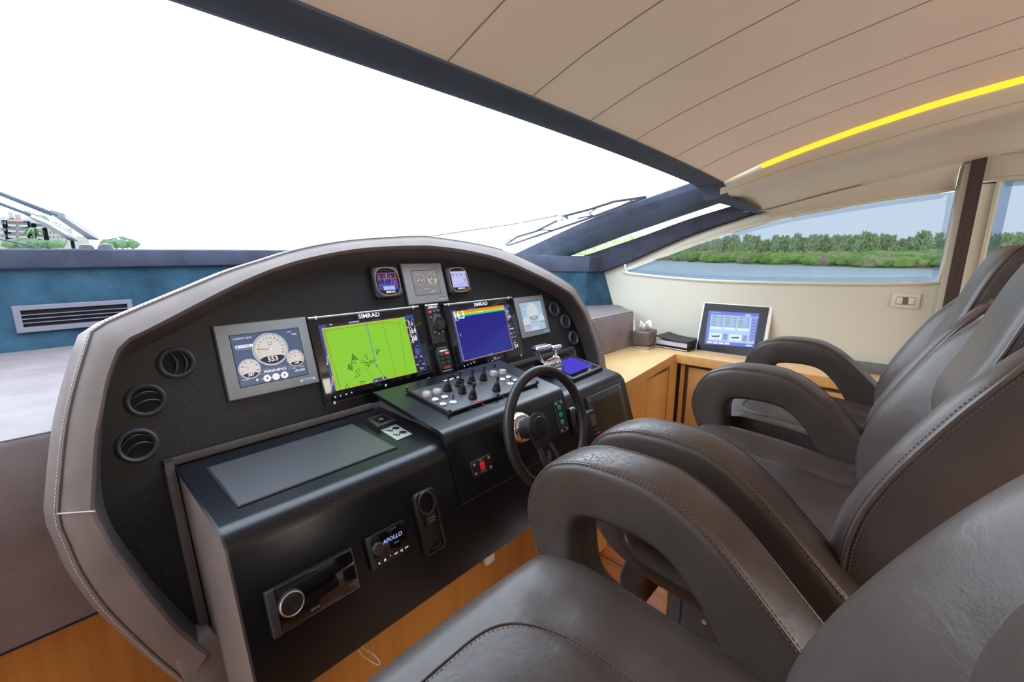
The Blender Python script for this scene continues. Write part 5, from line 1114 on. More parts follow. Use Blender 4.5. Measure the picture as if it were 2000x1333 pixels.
# vhf handset hung beside the pod
t, T = fthing('vhf_handset', 'black radio handset with red key hung beside the dark monitor', 'handset', 1160, 860)
p = L(1153, 802, NC+.035); q_ = L(1166, 862, NC+.035); hx = p.x; w_ = .052
m = MB(); m.slab(rr(hx-w_/2, hx+w_/2, q_.y-.01, p.y, .012), NC+.012, NC+.040, 'rubber', bev=.006, seg=3); dbuild(m, 'body', t, T)
m = MB(); M['lcd'] = mat('grey_lcd', (.12, .13, .10), .3); m.slab([(hx-.016, p.y-.062), (hx+.016, p.y-.062), (hx+.016, p.y-.018), (hx-.016, p.y-.018)], NC+.0395, NC+.0405, 'lcd'); dbuild(m, 'screen', t, T)
for i in range(9):
    x = hx-.013+.013*(i % 3); y = p.y-.080-.016*(i//3); m = MB(); m.box((x, y, NC+.0415), (.009, .008, .004), 'red' if i == 5 else 'vent', bev=.002); dbuild(m, 'key', t, T)
m = MB(); z_ = L(1118, 799, NC+.02); m.box((z_.x, z_.y, NC+.012), (.030, .012, .022), 'silver', bev=.002); m.box((z_.x+.002, z_.y-.055, NC+.008), (.026, .095, .016), 'blackp', bev=.002); dbuild(m, 'holder', t, T)

# ---------------------------------------------------------------- steering wheel
WN = .585; wc = V(1.058, -.291, 0)
sw, TW = thing('steering_wheel', 'black single spoke steering wheel on a chrome boss', 'steering wheel', MD @ Matrix.Translation(V(wc.x, wc.y, NP))), Matrix.Translation(V(-wc.x, -wc.y, -NP))
m = MB(); m.tube([V(wc.x+.185*math.cos(q_), wc.y+.185*math.sin(q_), WN) for q_ in [2*PI*i/72 for i in range(72)]], .0165, 'blackp', closed=True, seg=16); dbuild(m, 'rim', sw, TW)
K_ = Matrix.Translation(V(wc.x, wc.y, 0))
m = MB(); m.lathe([(.056, NP), (.056, NP+.006), (.053, NP+.022), (.045, NP+.036), (.036, NP+.042)], 'chrome', 40, T=K_); dbuild(m, 'boss', sw, TW, 'chrome boss')
m = MB(); m.lathe([(.036, NP+.03), (.036, NP+.082), (.040, NP+.086), (.046, NP+.094)], 'blackp', 40, T=K_); dbuild(m, 'hub', sw, TW)
m = MB(); m.lathe([(.0, NP+.090), (.046, NP+.090), (.050, NP+.094), (.050, NP+.100), (.046, NP+.103), (0, NP+.103)], 'blackp', 40, T=K_)
def sp_(pts, n0=NP+.094, n1=NP+.103): 
    """spoke piece that leans out to the rim"""
    b0 = len(m.v); m.slab([(wc.x+x, wc.y+y) for x, y in pts], n0, n1, 'blackp', bev=.001)
    for i in range(b0, len(m.v)):
        v = m.v[i]; u = max(0, (-(v.y-wc.y)-.05)/.135); m.v[i] = V(v.x, v.y, v.z+u*.042)
sp_([(-.046, -.01), (.046, -.01), (.045, -.045), (.038, -.065), (-.034, -.065), (-.042, -.04)])
sp_([(-.034, -.064), (-.016, -.064), (-.018, -.10), (-.016, -.176), (-.036, -.176), (-.038, -.10)])
sp_([(.020, -.064), (.038, -.064), (.044, -.10), (.046, -.176), (.014, -.176), (.014, -.150), (.028, -.115)])
sp_([(-.018, -.122), (-.004, -.105), (.010, -.082), (.015, -.084), (.004, -.112), (-.016, -.136)])
sp_([(-.018, -.160), (.016, -.160), (.016, -.176), (-.018, -.176)])
dbuild(m, 'spoke', sw, TW)
m = MB(); m.lathe([(.036, NP+.102), (.0365, NP+.106), (.034, NP+.109), (.02, NP+.111), (0, NP+.1115)], 'blackp', 40, T=K_); m.lathe([(.0362, NP+.1028), (.0382, NP+.1035), (.0382, NP+.1025)], 'vent', 40, T=K_); dbuild(m, 'centre_cap', sw, TW)

# ---------------------------------------------------------------- on top of the lower cabinet
cr, _ = thing('card_reader', 'small black card reader on the console top behind the steel socket plate', 'card reader', Matrix.Translation(PZ(737, 836, ZT))), 0
I_ = cr.matrix_world.inverted()
def wb(m, name, t, lab=None):
    I2 = t.matrix_world.inverted(); m.v = [I2 @ v for v in m.v]; o = m.build(name, t)
    if lab: o['label'] = lab
    return o
A, B, C, D = [PZ(*q_, ZT+.018) for q_ in ((714.6, 817), (748, 807), (775, 819.5), (737.4, 834))]
m = MB(); cs_ = [A, D, C, B]; m.slab([(p.x, p.y) for p in cs_], ZT, ZT+.018, 'blackp', bev=.004); wb(m, 'housing', cr)
m = MB(); ce = (A+C)/2
m.slab([(ce.x+(p.x-ce.x)*.72, ce.y+(p.y-ce.y)*.62-.004) for p in cs_], ZT+.0175, ZT+.019, 'glassblk')
for i in range(4): m.ring((ce.x-.015, ce.y-.006), .004+i*.004, .0052+i*.004, ZT+.0195, 'etch', 8, -.6, .6)
m.text('MARITRON', (ce.x-.005, ce.y+.022), .007, ZT+.0195, 'silver', True); wb(m, 'touch_pad', cr)
A, B, C, D = [PZ(*q_, ZT) for q_ in ((742.8, 842), (772.7, 830.6), (805, 849.7), (776, 862))]
t = thing('socket_plate', 'brushed steel plate with four round sockets on the console top', 'socket plate', Matrix.Translation(D))
m = MB(); m.slab([(p.x, p.y) for p in (A, D, C, B)], ZT, ZT+.003, 'steel'); wb(m, 'plate', t)
for u, v in ((.30, .72), (.72, .72), (.30, .30), (.72, .30)):
    p = (A.lerp(B, u)).lerp(D.lerp(C, u), 1-v); K_ = Matrix.Translation(V(p.x, p.y, ZT+.003)); m = MB(); m.lathe([(.0115, 0), (.0115, .0015), (.0095, .002), (.009, .0003), (0, .0003)], 'chrome' if u < .5 else 'hole', 20, T=K_); m.lathe([(.0120, 0), (.0120, .001), (.0112, .0012)], 'chrome', 20, T=K_); wb(m, 'socket', t)
screws(t, Matrix.Identity(4), [], 0)
# twin engine throttle
base = PZ(1072, 729, ZT); tt = thing('throttle_lever', 'twin chrome engine throttle lever standing behind the steering wheel', 'throttle', Matrix.Translation(base))
yb = base.y
def TP(px, py, dy=0.0): return PY(px, py, yb+dy)
m = MB(); cb_ = TP(1070, 721); m.box((cb_.x, yb, ZT+.022), (.115, .12, .044), 'darkbezel', bev=.014, seg=3); m.box((cb_.x, yb-.052, ZT+.026), (.07, .02, .020), 'chrome', bev=.006); wb(m, 'base', tt)
m = MB(); m.lathe([(.030, -.066), (.030, -.058), (.026, -.052), (.026, .052), (.030, .058), (.030, .066)], 'chrome', 28, T=Matrix.Translation(V(cb_.x, yb, ZT+.045)) @ Matrix.Rotation(PI/2, 4, 'Y')); wb(m, 'barrel', tt)
for s_, (fx, hx0_, hx1_) in enumerate((((1050, 718), (1044, 684), (1072, 683)), ((1092, 714), (1077, 681), (1088, 681)))):
    f = TP(*fx); f = V(cb_.x+(-.045 if s_ == 0 else .045), yb, ZT+.06); h0 = TP(*hx0_); h1 = TP(*hx1_); zt_ = h0.z
    legx = (h0.x+.012) if s_ == 0 else (h1.x-.0)
    m = MB(); m.tube(catmull([f, V(f.x*.4+legx*.6, yb, (f.z+zt_)/2), V(legx, yb, zt_-.004)], 5), .009, 'chrome', seg=12, rs=[.015, .0125, .011, .010, .009, .0085, .009, .0095, .011, .012, .012][:11]); o = wb(m, 'lever', tt)
    m = MB(); a_, b_2 = (h0.x-.004, h1.x) if s_ == 0 else (h0.x-.006, h1.x+.016)
    m.box(((a_+b_2)/2, yb, zt_+.003), (b_2-a_, .045, .024), 'chrome', bev=.011, seg=4); m.v = [tt.matrix_world.inverted() @ v for v in m.v]; m.build('grip', o)
# portable tablet plotter lying on the cabinet top
A, B, C = [PZ(*q_, ZT+.016) for q_ in ((1119, 694), (1177, 717), (1120, 741))]; D = A+(C-B)
tb = thing('tablet', 'black cased tablet lying on the starboard top of the console, its screen glowing blue', 'tablet', Matrix.Translation(V(C.x, C.y, ZT)))
cs_ = [D, C, B, A]; ce = (A+C)/2
def sc(f, g=None): return [(ce.x+(p.x-ce.x)*f, ce.y+(p.y-ce.y)*f) for p in cs_]
m = MB(); m.slab(sc(1), ZT+.001, ZT+.016, 'rubber', bev=.005, seg=3); wb(m, 'case', tb)
m = MB(); M['tabscreen'] = glow('tablet_blue', (.10, .07, .75), .75, .04)
U_ = (B-A); W_ = (D-A)
def tq(u, v, z): p = A+U_*u+W_*v; return V(p.x, p.y, z)
m.add([tq(.04, .08, ZT+.0164), tq(.04, .95, ZT+.0164), tq(.93, .95, ZT+.0164), tq(.93, .08, ZT+.0164)], [(0, 1, 2, 3)], 'glassblk')
m.add([tq(.10, .12, ZT+.0168), tq(.10, .90, ZT+.0168), tq(.80, .90, ZT+.0168), tq(.80, .12, ZT+.0168)], [(0, 1, 2, 3)], 'tabscreen'); wb(m, 'screen', tb)
m = MB()
for v in (.15, .25, .35, .45, .55, .65, .75): p = tq(.05, v, ZT+.017); m.box(p, (.010, .016, .003), 'vent', bev=.001)
wb(m, 'side_keys', tb)

# ---------------------------------------------------------------- blue wall grille
YV = 3.09
t = thing('air_grille', 'long grey slatted air grille on the blue suede wall', 'air grille', Matrix.Translation(PY(37, 652, YV)))
A, B, D = PY(21, 600.8, YV), PY(257, 582.6, YV), PY(37, 652, YV); x0, x1, z1_, z0_ = A.x, B.x, (A.z+B.z)/2, D.z
o1 = PY(39.4, 608.7, YV); o2 = PY(247, 591.6, YV); o3 = PY(47.3, 639.7, YV); ix0, ix1, iz1, iz0 = o1.x, o2.x, (o1.z+o2.z)/2, o3.z
m = MB(); M['grille'] = mat('mauve_grey_grille', (.17, .165, .20), .45)
fr_ = lambda x0, x1, z0, z1, y: [V(x0, y, z0), V(x1, y, z0), V(x1, y, z1), V(x0, y, z1)]
O_ = fr_(x0, x1, z0_, z1_, YV); O2 = fr_(x0+.004, x1-.004, z0_+.004, z1_-.004, YV-.012); I1 = fr_(ix0, ix1, iz0, iz1, YV-.012); I2_ = fr_(ix0, ix1, iz0, iz1, YV+.004)
m.grid([O_, O2, I1, I2_], 'grille', smooth=False, closed_u=True); wb(m, 'frame', t)
m = MB(); m.poly(fr_(ix0, ix1, iz0, iz1, YV+.003), 'hole'); wb(m, 'duct', t)
for i in range(3):
    z = iz0+(iz1-iz0)*(i+1)/4.2; m = MB(); m.box(((ix0+ix1)/2, YV-.006, z), (ix1-ix0, .010, .0035), 'grille'); wb(m, 'slat', t)

# ================================================================ STARBOARD WORKTOP AND CABINETS
ZW = -.75
wt = [V(2.15, 1.145, 0), V(2.254, 1.155, 0), V(3.172, 1.235, 0), V(3.205, .095, 0), V(3.22, -1.6, 0), V(3.545, -1.6, 0), V(3.545, 1.614, 0), V(2.15, 1.614, 0)]
m = MB(); m.slab([(p.x, p.y) for p in wt], ZW-.065, ZW, 'maple', bev=.002); o = m.build('worktop'); tag(o, 'pale glossy maple worktop turning the corner below the pointed window', 'worktop')
o.data.materials.append(M['oakside'])
for p in o.data.polygons:
    if abs(p.normal.z) < .5: p.material_index = 1
t = thing('cupboard', 'honey wood cupboard under the short leg of the worktop beside the console', 'cupboard', Matrix.Translation(V(2.7, 1.4, ZF)), 'cupboards under the starboard worktop')
zt_ = ZW-.065; zd = zt_-.030
YC = 1.215
m = MB(); m.box((2.84, 1.43, (zt_+ZF)/2-.001), (1.36, .36, zt_-ZF-.004), 'bronze'); wb(m, 'carcass', t)
def px_x(px, py, y): return PY(px, py, y).x
xs_ = [2.16, px_x(1269, 744, YC), px_x(1308, 724, YC)]
for a_, b2 in ((2.16, xs_[1]-.0015), (xs_[1]+.0015, xs_[2])):
    m = MB(); m.box(((a_+b2)/2, YC+.02, (zd+ZF+.06)/2), (b2-a_, .022, zd-ZF-.06), 'oakside', bev=.001); wb(m, 'door', t)
m = MB(); m.box(((xs_[2]+.012+3.19)/2, YC+.02, (zt_+ZF)/2), (3.19-xs_[2]-.012, .03, zt_-ZF-.002), 'oakside'); wb(m, 'corner_stile', t)
t = thing('cupboard', 'honey wood cupboard under the long leg of the worktop behind the helm chairs', 'cupboard', Matrix.Translation(V(3.4, -.1, ZF)), 'cupboards under the starboard worktop')
XC = 3.225
m = MB(); m.box((3.395, -.19, (zt_+ZF)/2-.001), (.30, 2.86, zt_-ZF-.004), 'bronze'); wb(m, 'carcass', t)
m = MB(); y1_ = 1.20; y0_ = PX(1338, 715, XC).y; m.box((XC, (y1_+y0_)/2, (zt_+ZF)/2), (.025, y1_-y0_, zt_-ZF-.002), 'oakside'); wb(m, 'corner_stile', t)
y = y0_-.03
for i in range(5):
    m = MB(); m.box((XC+.006, y-.27, (zd+ZF+.06)/2), (.022, .537, zd-ZF-.06), 'oakside', bev=.001); wb(m, 'door', t); y -= .54
m = MB(); m.box((3.515, -.62, ZW+.03), (.066, 1.8, .06), 'greyledge', bev=.003); tag(m.build('grey_kickboard'), 'long grey ledge standing on the aft end of the worktop against the cream wall', 'ledge')

# tissue box
K_ = Matrix.Translation(V(3.255, 1.525, ZW)) @ Matrix.Rotation(math.radians(6), 4, 'Z')
t = thing('tissue_box', 'brown leather tissue box with a silver foot and a white tissue on the worktop', 'tissue box', K_)
m = MB(); m.box((0, 0, .012), (.205, .145, .022), 'silver', bev=.004); m.build('foot', t, None)
m = MB(); m.box((0, 0, .082), (.196, .136, .118), 'taupebox', bev=.014, seg=3); m.build('cover', t)
m = MB(); r_ = random.Random(4); rws = []
for i in range(7):
    u = i/6; rws.append([V((.020+.065*u)*math.cos(a_)*(1+.35*math.sin(3*a_+u*2)), (.010+.036*u)*math.sin(a_)*(1+.3*math.sin(2*a_)), .136+.050*u+u*.022*math.sin(5*a_+1)+r_.uniform(-.004, .004)*u) for a_ in [2*PI*j/28 for j in range(28)]])
m.grid(rws, 'tissue', closed_u=True); rws = []
for i in range(5):
    u = i/4; rws.append([V((.067*(1-u))*math.cos(a_)*(1+.35*math.sin(3*a_+2)), .046*(1-u)*math.sin(a_), .186+.022*math.sin(5*a_+1)*(1-u)-.012*u) for a_ in [2*PI*j/28 for j in range(28)]])
m.grid(rws, 'tissue', closed_u=True); o = m.build('tissue', t)
# folders
for i, (k, zz, h_, lab, kind) in enumerate((('rubber', 0, .018, 'flat black folder at the bottom of the pile against the wall', 'folder'), ('paper', .020, .040, '', ''), ('rubber', .064, .030, 'curved black ring binder on top of the pile against the wall', 'binder'))):
    if i == 1: continue
    t = thing('ring_binder' if i else 'folder', lab, kind, Matrix.Translation(V(3.42, 1.32, ZW+zz+(.0 if not i else -.043))) @ Matrix.Rotation(math.radians(-3), 4, 'Z'))
    if i == 0:
        m = MB(); m.box((0, 0, .009), (.235, .27, .016), 'rubber', bev=.003); m.build('cover', t); m = MB(); m.box((-.005, 0, .0095), (.226, .262, .007), 'paper'); m.build('pages', t)
    else:
        m = MB(); m.box((-.005, 0, .024), (.205, .25, .034), 'paper'); m.build('pages', t)
        m = MB(); m.grid([[V(x, y, .045+.022*((y+.06)/.19)**2+z_) for y in [-.13+.26*j/10 for j in range(11)]] for x, z_ in ((-.115, 0), (.11, .0), (.11, .008), (-.115, .008), (-.115, 0))], 'rubber'); m.box((0, -.128, .030), (.22, .012, .050), 'rubber', bev=.004); m.box((0, 0, .004), (.225, .255, .006), 'rubber'); m.build('cover', t)
        m = MB(); m.text('SEA HELM', (0, 0), .016, 0, 'etch', True, rot=PI/2*0); m.v = [V(-.02+v.y, .03-v.x, .0562) for v in m.v]; m.build('cover_lettering', t)
# leaning touch monitor
MNv = V(1, 0, -.30).normalized(); md = MNv.dot(V(3.440, 1.18, ZW+.003))
def MQ(px, py, o=0): return onplane(px, py, MNv, md-o)
TL, TR, BL = MQ(1371, 588), MQ(1506, 597), MQ(1357, 683.5); BR = TR+(BL-TL)
ux = (TR-TL); wd = ux.length; ux.normalize(); uy = (TL-BL); uy = (uy-ux*uy.dot(ux)); hg = uy.length; uy.normalize(); uz = ux.cross(uy)
MT = Matrix(((ux.x, uy.x, uz.x, BL.x), (ux.y, uy.y, uz.y, BL.y), (ux.z, uy.z, uz.z, BL.z), (0, 0, 0, 1)))
t = thing('touch_monitor', 'white framed monitor with a blue switchboard page leaning against the cream wall', 'monitor', MT)
m = MB(); m.slab(rr(0, wd, 0, hg, .012), -.028, -.001, 'whitep', bev=.005); m.build('frame', t)
m = MB(); m.slab([(.012, .004), (wd-.022, .004), (wd-.022, hg-.016), (.012, hg-.016)], -.003, .0008, 'monglass'); m.build('display_glass', t)
MI = MT.inverted()
def mq(px, py): p = MI @ MQ(px, py); return (p.x, p.y)
M['m_blue'] = glow('monitor_blue', (.045, .035, .62), .85, .15); M['m_pale'] = glow('monitor_pale', (.33, .48, .80), .95, .15); M['m_mid'] = glow('monitor_mid', (.12, .20, .45), .9, .15); M['m_grn'] = glow('monitor_green', (.04, .60, .05), .9, .15); M['m_wh'] = glow('monitor_white', (.62, .72, .88), .95, .15)
def zz8(x, y): return (1150+x/2.857, 560+y/2.857)
m = MB(); q4 = lambda pts, k, e: m.add([(*mq(*zz8(*p)), e) for p in pts], [tuple(range(len(pts)))], k)
q4([(670, 135), (952, 152), (920, 340), (645, 320)], 'm_blue', .0014); m.build('screen', t)
m = MB(); q4([(684, 156), (948, 171), (922, 322), (664, 302)], 'm_pale', .002); q4([(910, 172), (947, 175), (925, 300), (896, 298)], 'm_blue', .0026)
def mp(u, v):
    A, B, C, D = (684, 156), (948, 171), (922, 322), (664, 302); a = (A[0]+(B[0]-A[0])*u, A[1]+(B[1]-A[1])*u); b = (D[0]+(C[0]-D[0])*u, D[1]+(C[1]-D[1])*u); return (a[0]+(b[0]-a[0])*v, a[1]+(b[1]-a[1])*v)
def cell(u0, v0, u1, v1, k, e): q4([mp(u0, v0), mp(u1, v0), mp(u1, v1), mp(u0, v1)], k, e)
for cI in range(3):
    for r_ in range(4):
        u = .02+cI*.28; v = .03+r_*.105; cell(u, v, u+.25, v+.085, 'm_mid', .0026)
        cell(u+.01, v+.01, u+.04, v+.065, 'm_grn', .0032); 
        if (cI+r_) % 3: cell(u+.05, v+.01, u+.08, v+.065, 'm_grn', .0032)
        cell(u+.10, v+.02, u+.23, v+.03, 'm_wh', .0032); cell(u+.10, v+.05, u+.20, v+.06, 'm_wh', .0032)
    cell(.02+cI*.28, .46, .27+cI*.28, .55, 'm_wh', .0026)
for u in (.03, .45):
    cell(u, .70, u+.26, .93, 'm_wh', .0026); cell(u+.28, .70, u+.38, .93, 'm_mid', .0026); q4([mp(u+.03, .80), mp(u+.22, .77), mp(u+.20, .84), mp(u+.05, .85)], 'g_black', .0032); m.text('20.4', mq(*zz8(*mp(u+.12, .895))), .008, .0032, 'g_black')
for i in range(8): cell(.87, .03+i*.115, .98, .11+i*.115, 'm_mid', .0030)
for i in range(4): q4([(660+i*33, 305+i*2.4), (688+i*33, 307+i*2.4), (686+i*33, 318+i*2.4), (658+i*33, 316+i*2.4)], 'm_wh', .0026)
m.text('NAVALE INTEGRATED', mq(*zz8(712, 146)), .007, .0026, 'm_wh', True); q4([(875, 157), (905, 159), (903, 165), (873, 163)], 'm_wh', .0026); q4([(878, 325), (910, 328), (908, 335), (876, 333)], 'm_wh', .0026); m.build('screen_graphics', t)
# wall switch
t = thing('light_switch', 'ivory double light switch on the cream wall below the pointed window', 'light switch', Matrix.Translation(PX(1741, 600, XW)))
A, B, D = PX(1743.5, 572, XW), PX(1800, 574.5, XW), PX(1741, 600.5, XW); cy = (A.y+B.y)/2; cz = (A.z+D.z)/2; wy = A.y-B.y; hz = A.z-D.z
m = MB(); m.box((XW-.005, cy, cz), (.010, wy, hz), 'ivory', bev=.004); wb(m, 'plate', t)
m = MB(); m.box((XW-.0105, cy, cz), (.003, wy*.66, hz*.52), 'greyledge'); wb(m, 'recess', t)
for s_ in (1, -1): m = MB(); m.box((XW-.013, cy+s_*wy*.21, cz), (.006, wy*.22, hz*.46), 'ivory', bev=.002); wb(m, 'rocker_switch', t)
# bits under the console
p = PY(952, 1089, .98); m = MB(); m.box((p.x, .972, p.z), (.045, .022, .036), 'whitep', bev=.008); tag(m.build('plastic_clip'), 'small white plastic clip on the oak panel just under the black console edge', 'clip')
m = MB(); cpts = [PY(*q_, .868) for q_ in ((700, 1268), (706, 1279), (719, 1289), (737, 1299), (741.5, 1293), (729, 1279), (712, 1268), (706, 1262))]; m.tube(catmull(cpts, 5), .0016, 'whitep', seg=6); tag(m.build('cable_loop'), 'thin white cable loop hanging below the black console edge', 'cable')

# ================================================================ HELM CHAIRS
AW = .102
OUT = [(.300, -.690), (.372, -.676), (.426, -.650), (.464, -.613), (.492, -.562), (.508, -.508), (.497, -.448), (.462, -.396), (.400, -.366), (.340, -.357), (.285, -.356), (.240, -.362), (.195, -.380), (.150, -.409), (.110, -.443), (.070, -.480), (.025, -.522), (-.020, -.562), (-.055, -.600), (-.080, -.650), (-.06, -.69), (.04, -.70), (.18, -.698)]
INN = [(.300, -.652), (.345, -.645), (.372, -.632), (.386, -.612), (.393, -.582), (.397, -.548), (.398, -.505), (.385, -.475), (.355, -.464), (.315, -.460), (.275, -.460), (.240, -.466), (.212, -.480), (.190, -.500), (.170, -.522), (.152, -.548), (.132, -.578), (.118, -.596), (.106, -.616), (.100, -.634), (.11, -.647), (.16, -.654), (.22, -.655)]
def arm_mesh(m, xp, k):
    O_ = catmull([V(0, a, b) for a, b in OUT], 5, closed=True); I_ = catmull([V(0, a, b) for a, b in INN], 5, closed=True)
    rows = []; seg = 28; ex = .30
    for o, i in zip(O_, I_):
        c = (o+i)/2; h = (o-i)/2; r = []
        for j in range(seg):
            t = 2*PI*j/seg; ct, st = math.cos(t), math.sin(t)
            a = math.copysign(abs(ct)**ex, ct); b = math.copysign(abs(st)**ex, st)
            bulge = 1+.04*(1-a*a)
            p = c+h*a*(1+.03*(1-b*b)); r.append(V(xp+AW/2+b*AW/2*bulge, p.y, p.z))
        rows.append(r)
    m.grid(rows, k, closed_u=True, closed_v=True)
    return O_, I_
def arm(t, IT_, xp):
    m = MB(); O_, I_ = arm_mesh(m, xp, 'chair_arm'); m.v = [IT_ @ v for v in m.v]; o = m.build('armrest', t)
    n = len(O_); lo_, hi_ = int(n*1.5/23), int(n*19.5/23)
    for side in (0, 1):
        m = MB()
        xs_ = xp-.0005 if side == 0 else xp+AW+.0005
        sg = 1 if side == 0 else -1
        ps = [O_[i].lerp(I_[i], .045)+V(xs_+sg*.0035, 0, 0) for i in range(lo_, hi_)]
        ps2 = [O_[i].lerp(I_[i], .012)+V(xs_+sg*.010, 0, 0) for i in range(lo_, hi_)]
        ps1 = [O_[i].lerp(I_[i], .025)+V(xs_+sg*.0055, 0, 0) for i in range(lo_, hi_)]
        dashes(m, ps, 'thread', .0042, .0034, .0007); dashes(m, ps2, 'thread', .0042, .0034, .0007)
        m.tube(ps1, .0016, 'piping', seg=5)
        m.v = [IT_ @ v for v in m.v]; m.build('stitching', o)
FZ = [(-.74, -.01), (-.62, .010), (-.56, .026), (-.50, .028), (-.46, .024), (-.40, .012), (-.324, -.020), (-.24, -.061), (-.18, -.096), (-.14, -.121), (-.11, -.145), (-.08, -.17)]
def fz(z): return interp(FZ, z)
BW = .56
def back(t, IT_, x0):
    zs = [-.74, -.68, -.62, -.57, -.52, -.47, -.42, -.37, -.32, -.27, -.22, -.18, -.15, -.13, -.118, -.112]
    rows = []; edgeP = []
    for z in zs:
        f = fz(z); tp = max(0, (z+.19)/.078); tp = min(1, tp); sh = 1-math.sqrt(max(0, 1-tp*tp)); ins = .050*sh
        bb = .024*max(0, min(1, (-.11-z)/.1))*(1+.5*math.exp(-((z+.5)/.08)**2))
        xa, xb = x0+ins, x0+BW-ins; dpt = .165-.05*sh
        sec = [(xa+.03, f-dpt), (xa+.004, f-dpt+.02), (xa, f-.06), (xa-.001, f-.012), (xa+.003, f-.002), (xa+.012, f+.003+bb*.2), (xa+.032, f+bb*.6), (xa+.060, f+bb*.55), (xa+.090, f-.008), (xa+.120, f-.042), (xa+.150, f-.075), (xa+.19, f-.088)]
        sec = sec + [(x0*2+BW-x, y) for x, y in sec[::-1]]
        rows.append([V(x, y, z-sh*.02*abs((x-x0-BW/2)/(BW/2))**2) for x, y in sec])
        edgeP.append((V(xa, f-.008, z), V(xb, f-.008, z)))
    m = MB(); m.grid(rows, 'chair', closed_u=True); m.add(rows[-1], [tuple(range(len(rows[-1])))], 'chair'); m.v = [IT_ @ v for v in m.v]; o = m.build('backrest', t)
    mod = o.modifiers.new('smooth', 'SUBSURF'); mod.levels = 1; mod.render_levels = 1
    for e in (0, 1):
        m = MB(); s_ = -1 if e == 0 else 1
        P_ = resample(catmull([q_[e] for q_ in edgeP[1:]], 4), 120)
        m.tube([p+V(s_*.0020, .001, 0) for p in P_], .0042, 'piping', seg=6)
        dashes(m, [p+V(s_*.0012, -.008, 0) for p in P_], 'thread', .0042, .0034, .0007); dashes(m, [p+V(-s_*.005, .0085, 0) for p in P_], 'thread', .0042, .0034, .0007)
        m.v = [IT_ @ v for v in m.v]; m.build('piping', o)
    # centre pad running up into the headrest
    def pad(zs, prof, xa, xb, dep, nm, k='chair', e=.35):
        rows = []
        for z in zs:
            f, g = prof(z); r = []
            for j in range(28):
                a = 2*PI*j/28; ca, sa = math.cos(a), math.sin(a)
                r.append(V((xa+xb)/2+(xb-xa)/2*g*math.copysign(abs(ca)**e, ca), f-dep/2+dep/2*g*math.copysign(abs(sa)**(e+.1), sa)*(1 if sa > 0 else 1), z))
            rows.append(r)
        m = MB(); m.grid(rows, k, closed_u=True); m.add(rows[0], [tuple(range(28))], k); m.add(rows[-1], [tuple(range(28))], k); m.v = [IT_ @ v for v in m.v]; return m.build(nm, t)
    pad([-.50, -.49, -.47, -.42, -.35, -.28, -.22, -.16, -.13], lambda z: (fz(z)-.062, 1-.12*max(0, (-.47-z)/.03)), x0+.150, x0+BW-.150, .07, 'back_cushion')
    pad([-.66, -.65, -.63, -.60, -.56, -.53, -.515, -.505], lambda z: (fz(z)+.002, 1-.25*max(0, (abs(z+.58)-.05)/.03)), x0+.135, x0+BW-.135, .10, 'lumbar_roll')
    HP = [(-.34, -.092), (-.31, -.068), (-.27, -.066), (-.23, -.080), (-.20, -.094), (-.152, -.110), (-.10, -.124), (-.066, -.134), (-.02, -.152), (.005, -.165), (.018, -.182), (.022, -.20)]
    hx0, hx1 = x0+.125, x0+BW-.125
    zh = [-.33, -.31, -.28, -.24, -.20, -.152, -.12, -.09, -.06, -.03, -.008, .006, .016, .021]
    rows = []; ed = []
    for z in zh:
        f = interp(HP, z); tp = max(0, z/.022); g = .010*tp*tp+.02*max(0, (-.24-z)/.09); bk = f-.115+.02*tp
        sec = [(hx0+.012+g, bk), (hx0+g, bk+.015), (hx0+g, f-.02), (hx0+g+.002, f-.006), (hx0+g+.012, f+.001), (hx0+.06, f+.006), (x0+BW/2, f+.006)]
        sec = sec+[(2*x0+BW-x, y) for x, y in sec[:-1][::-1]]
        rows.append([V(x, y, z) for x, y in sec]); ed.append((V(hx0+g, f-.010, z), V(2*x0+BW-hx0-g, f-.010, z)))
    m = MB(); m.grid(rows, 'chair', closed_u=True); m.add(rows[-1], [tuple(range(len(rows[-1])))], 'chair'); m.v = [IT_ @ v for v in m.v]; h_ = m.build('headrest', t)
    mod = h_.modifiers.new('smooth', 'SUBSURF'); mod.levels = 1; mod.render_levels = 1
    for e in (0, 1):
        m = MB(); s_ = -1 if e == 0 else 1; P_ = resample(catmull([q_[e] for q_ in ed], 4), 60); m.tube([p+V(s_*.001, .001, 0) for p in P_], .0028, 'piping', seg=6); dashes(m, [p+V(s_*.001, -.009, 0) for p in P_], 'thread', .0042, .0034, .0007)
        m.v = [IT_ @ v for v in m.v]; m.build('piping', h_)
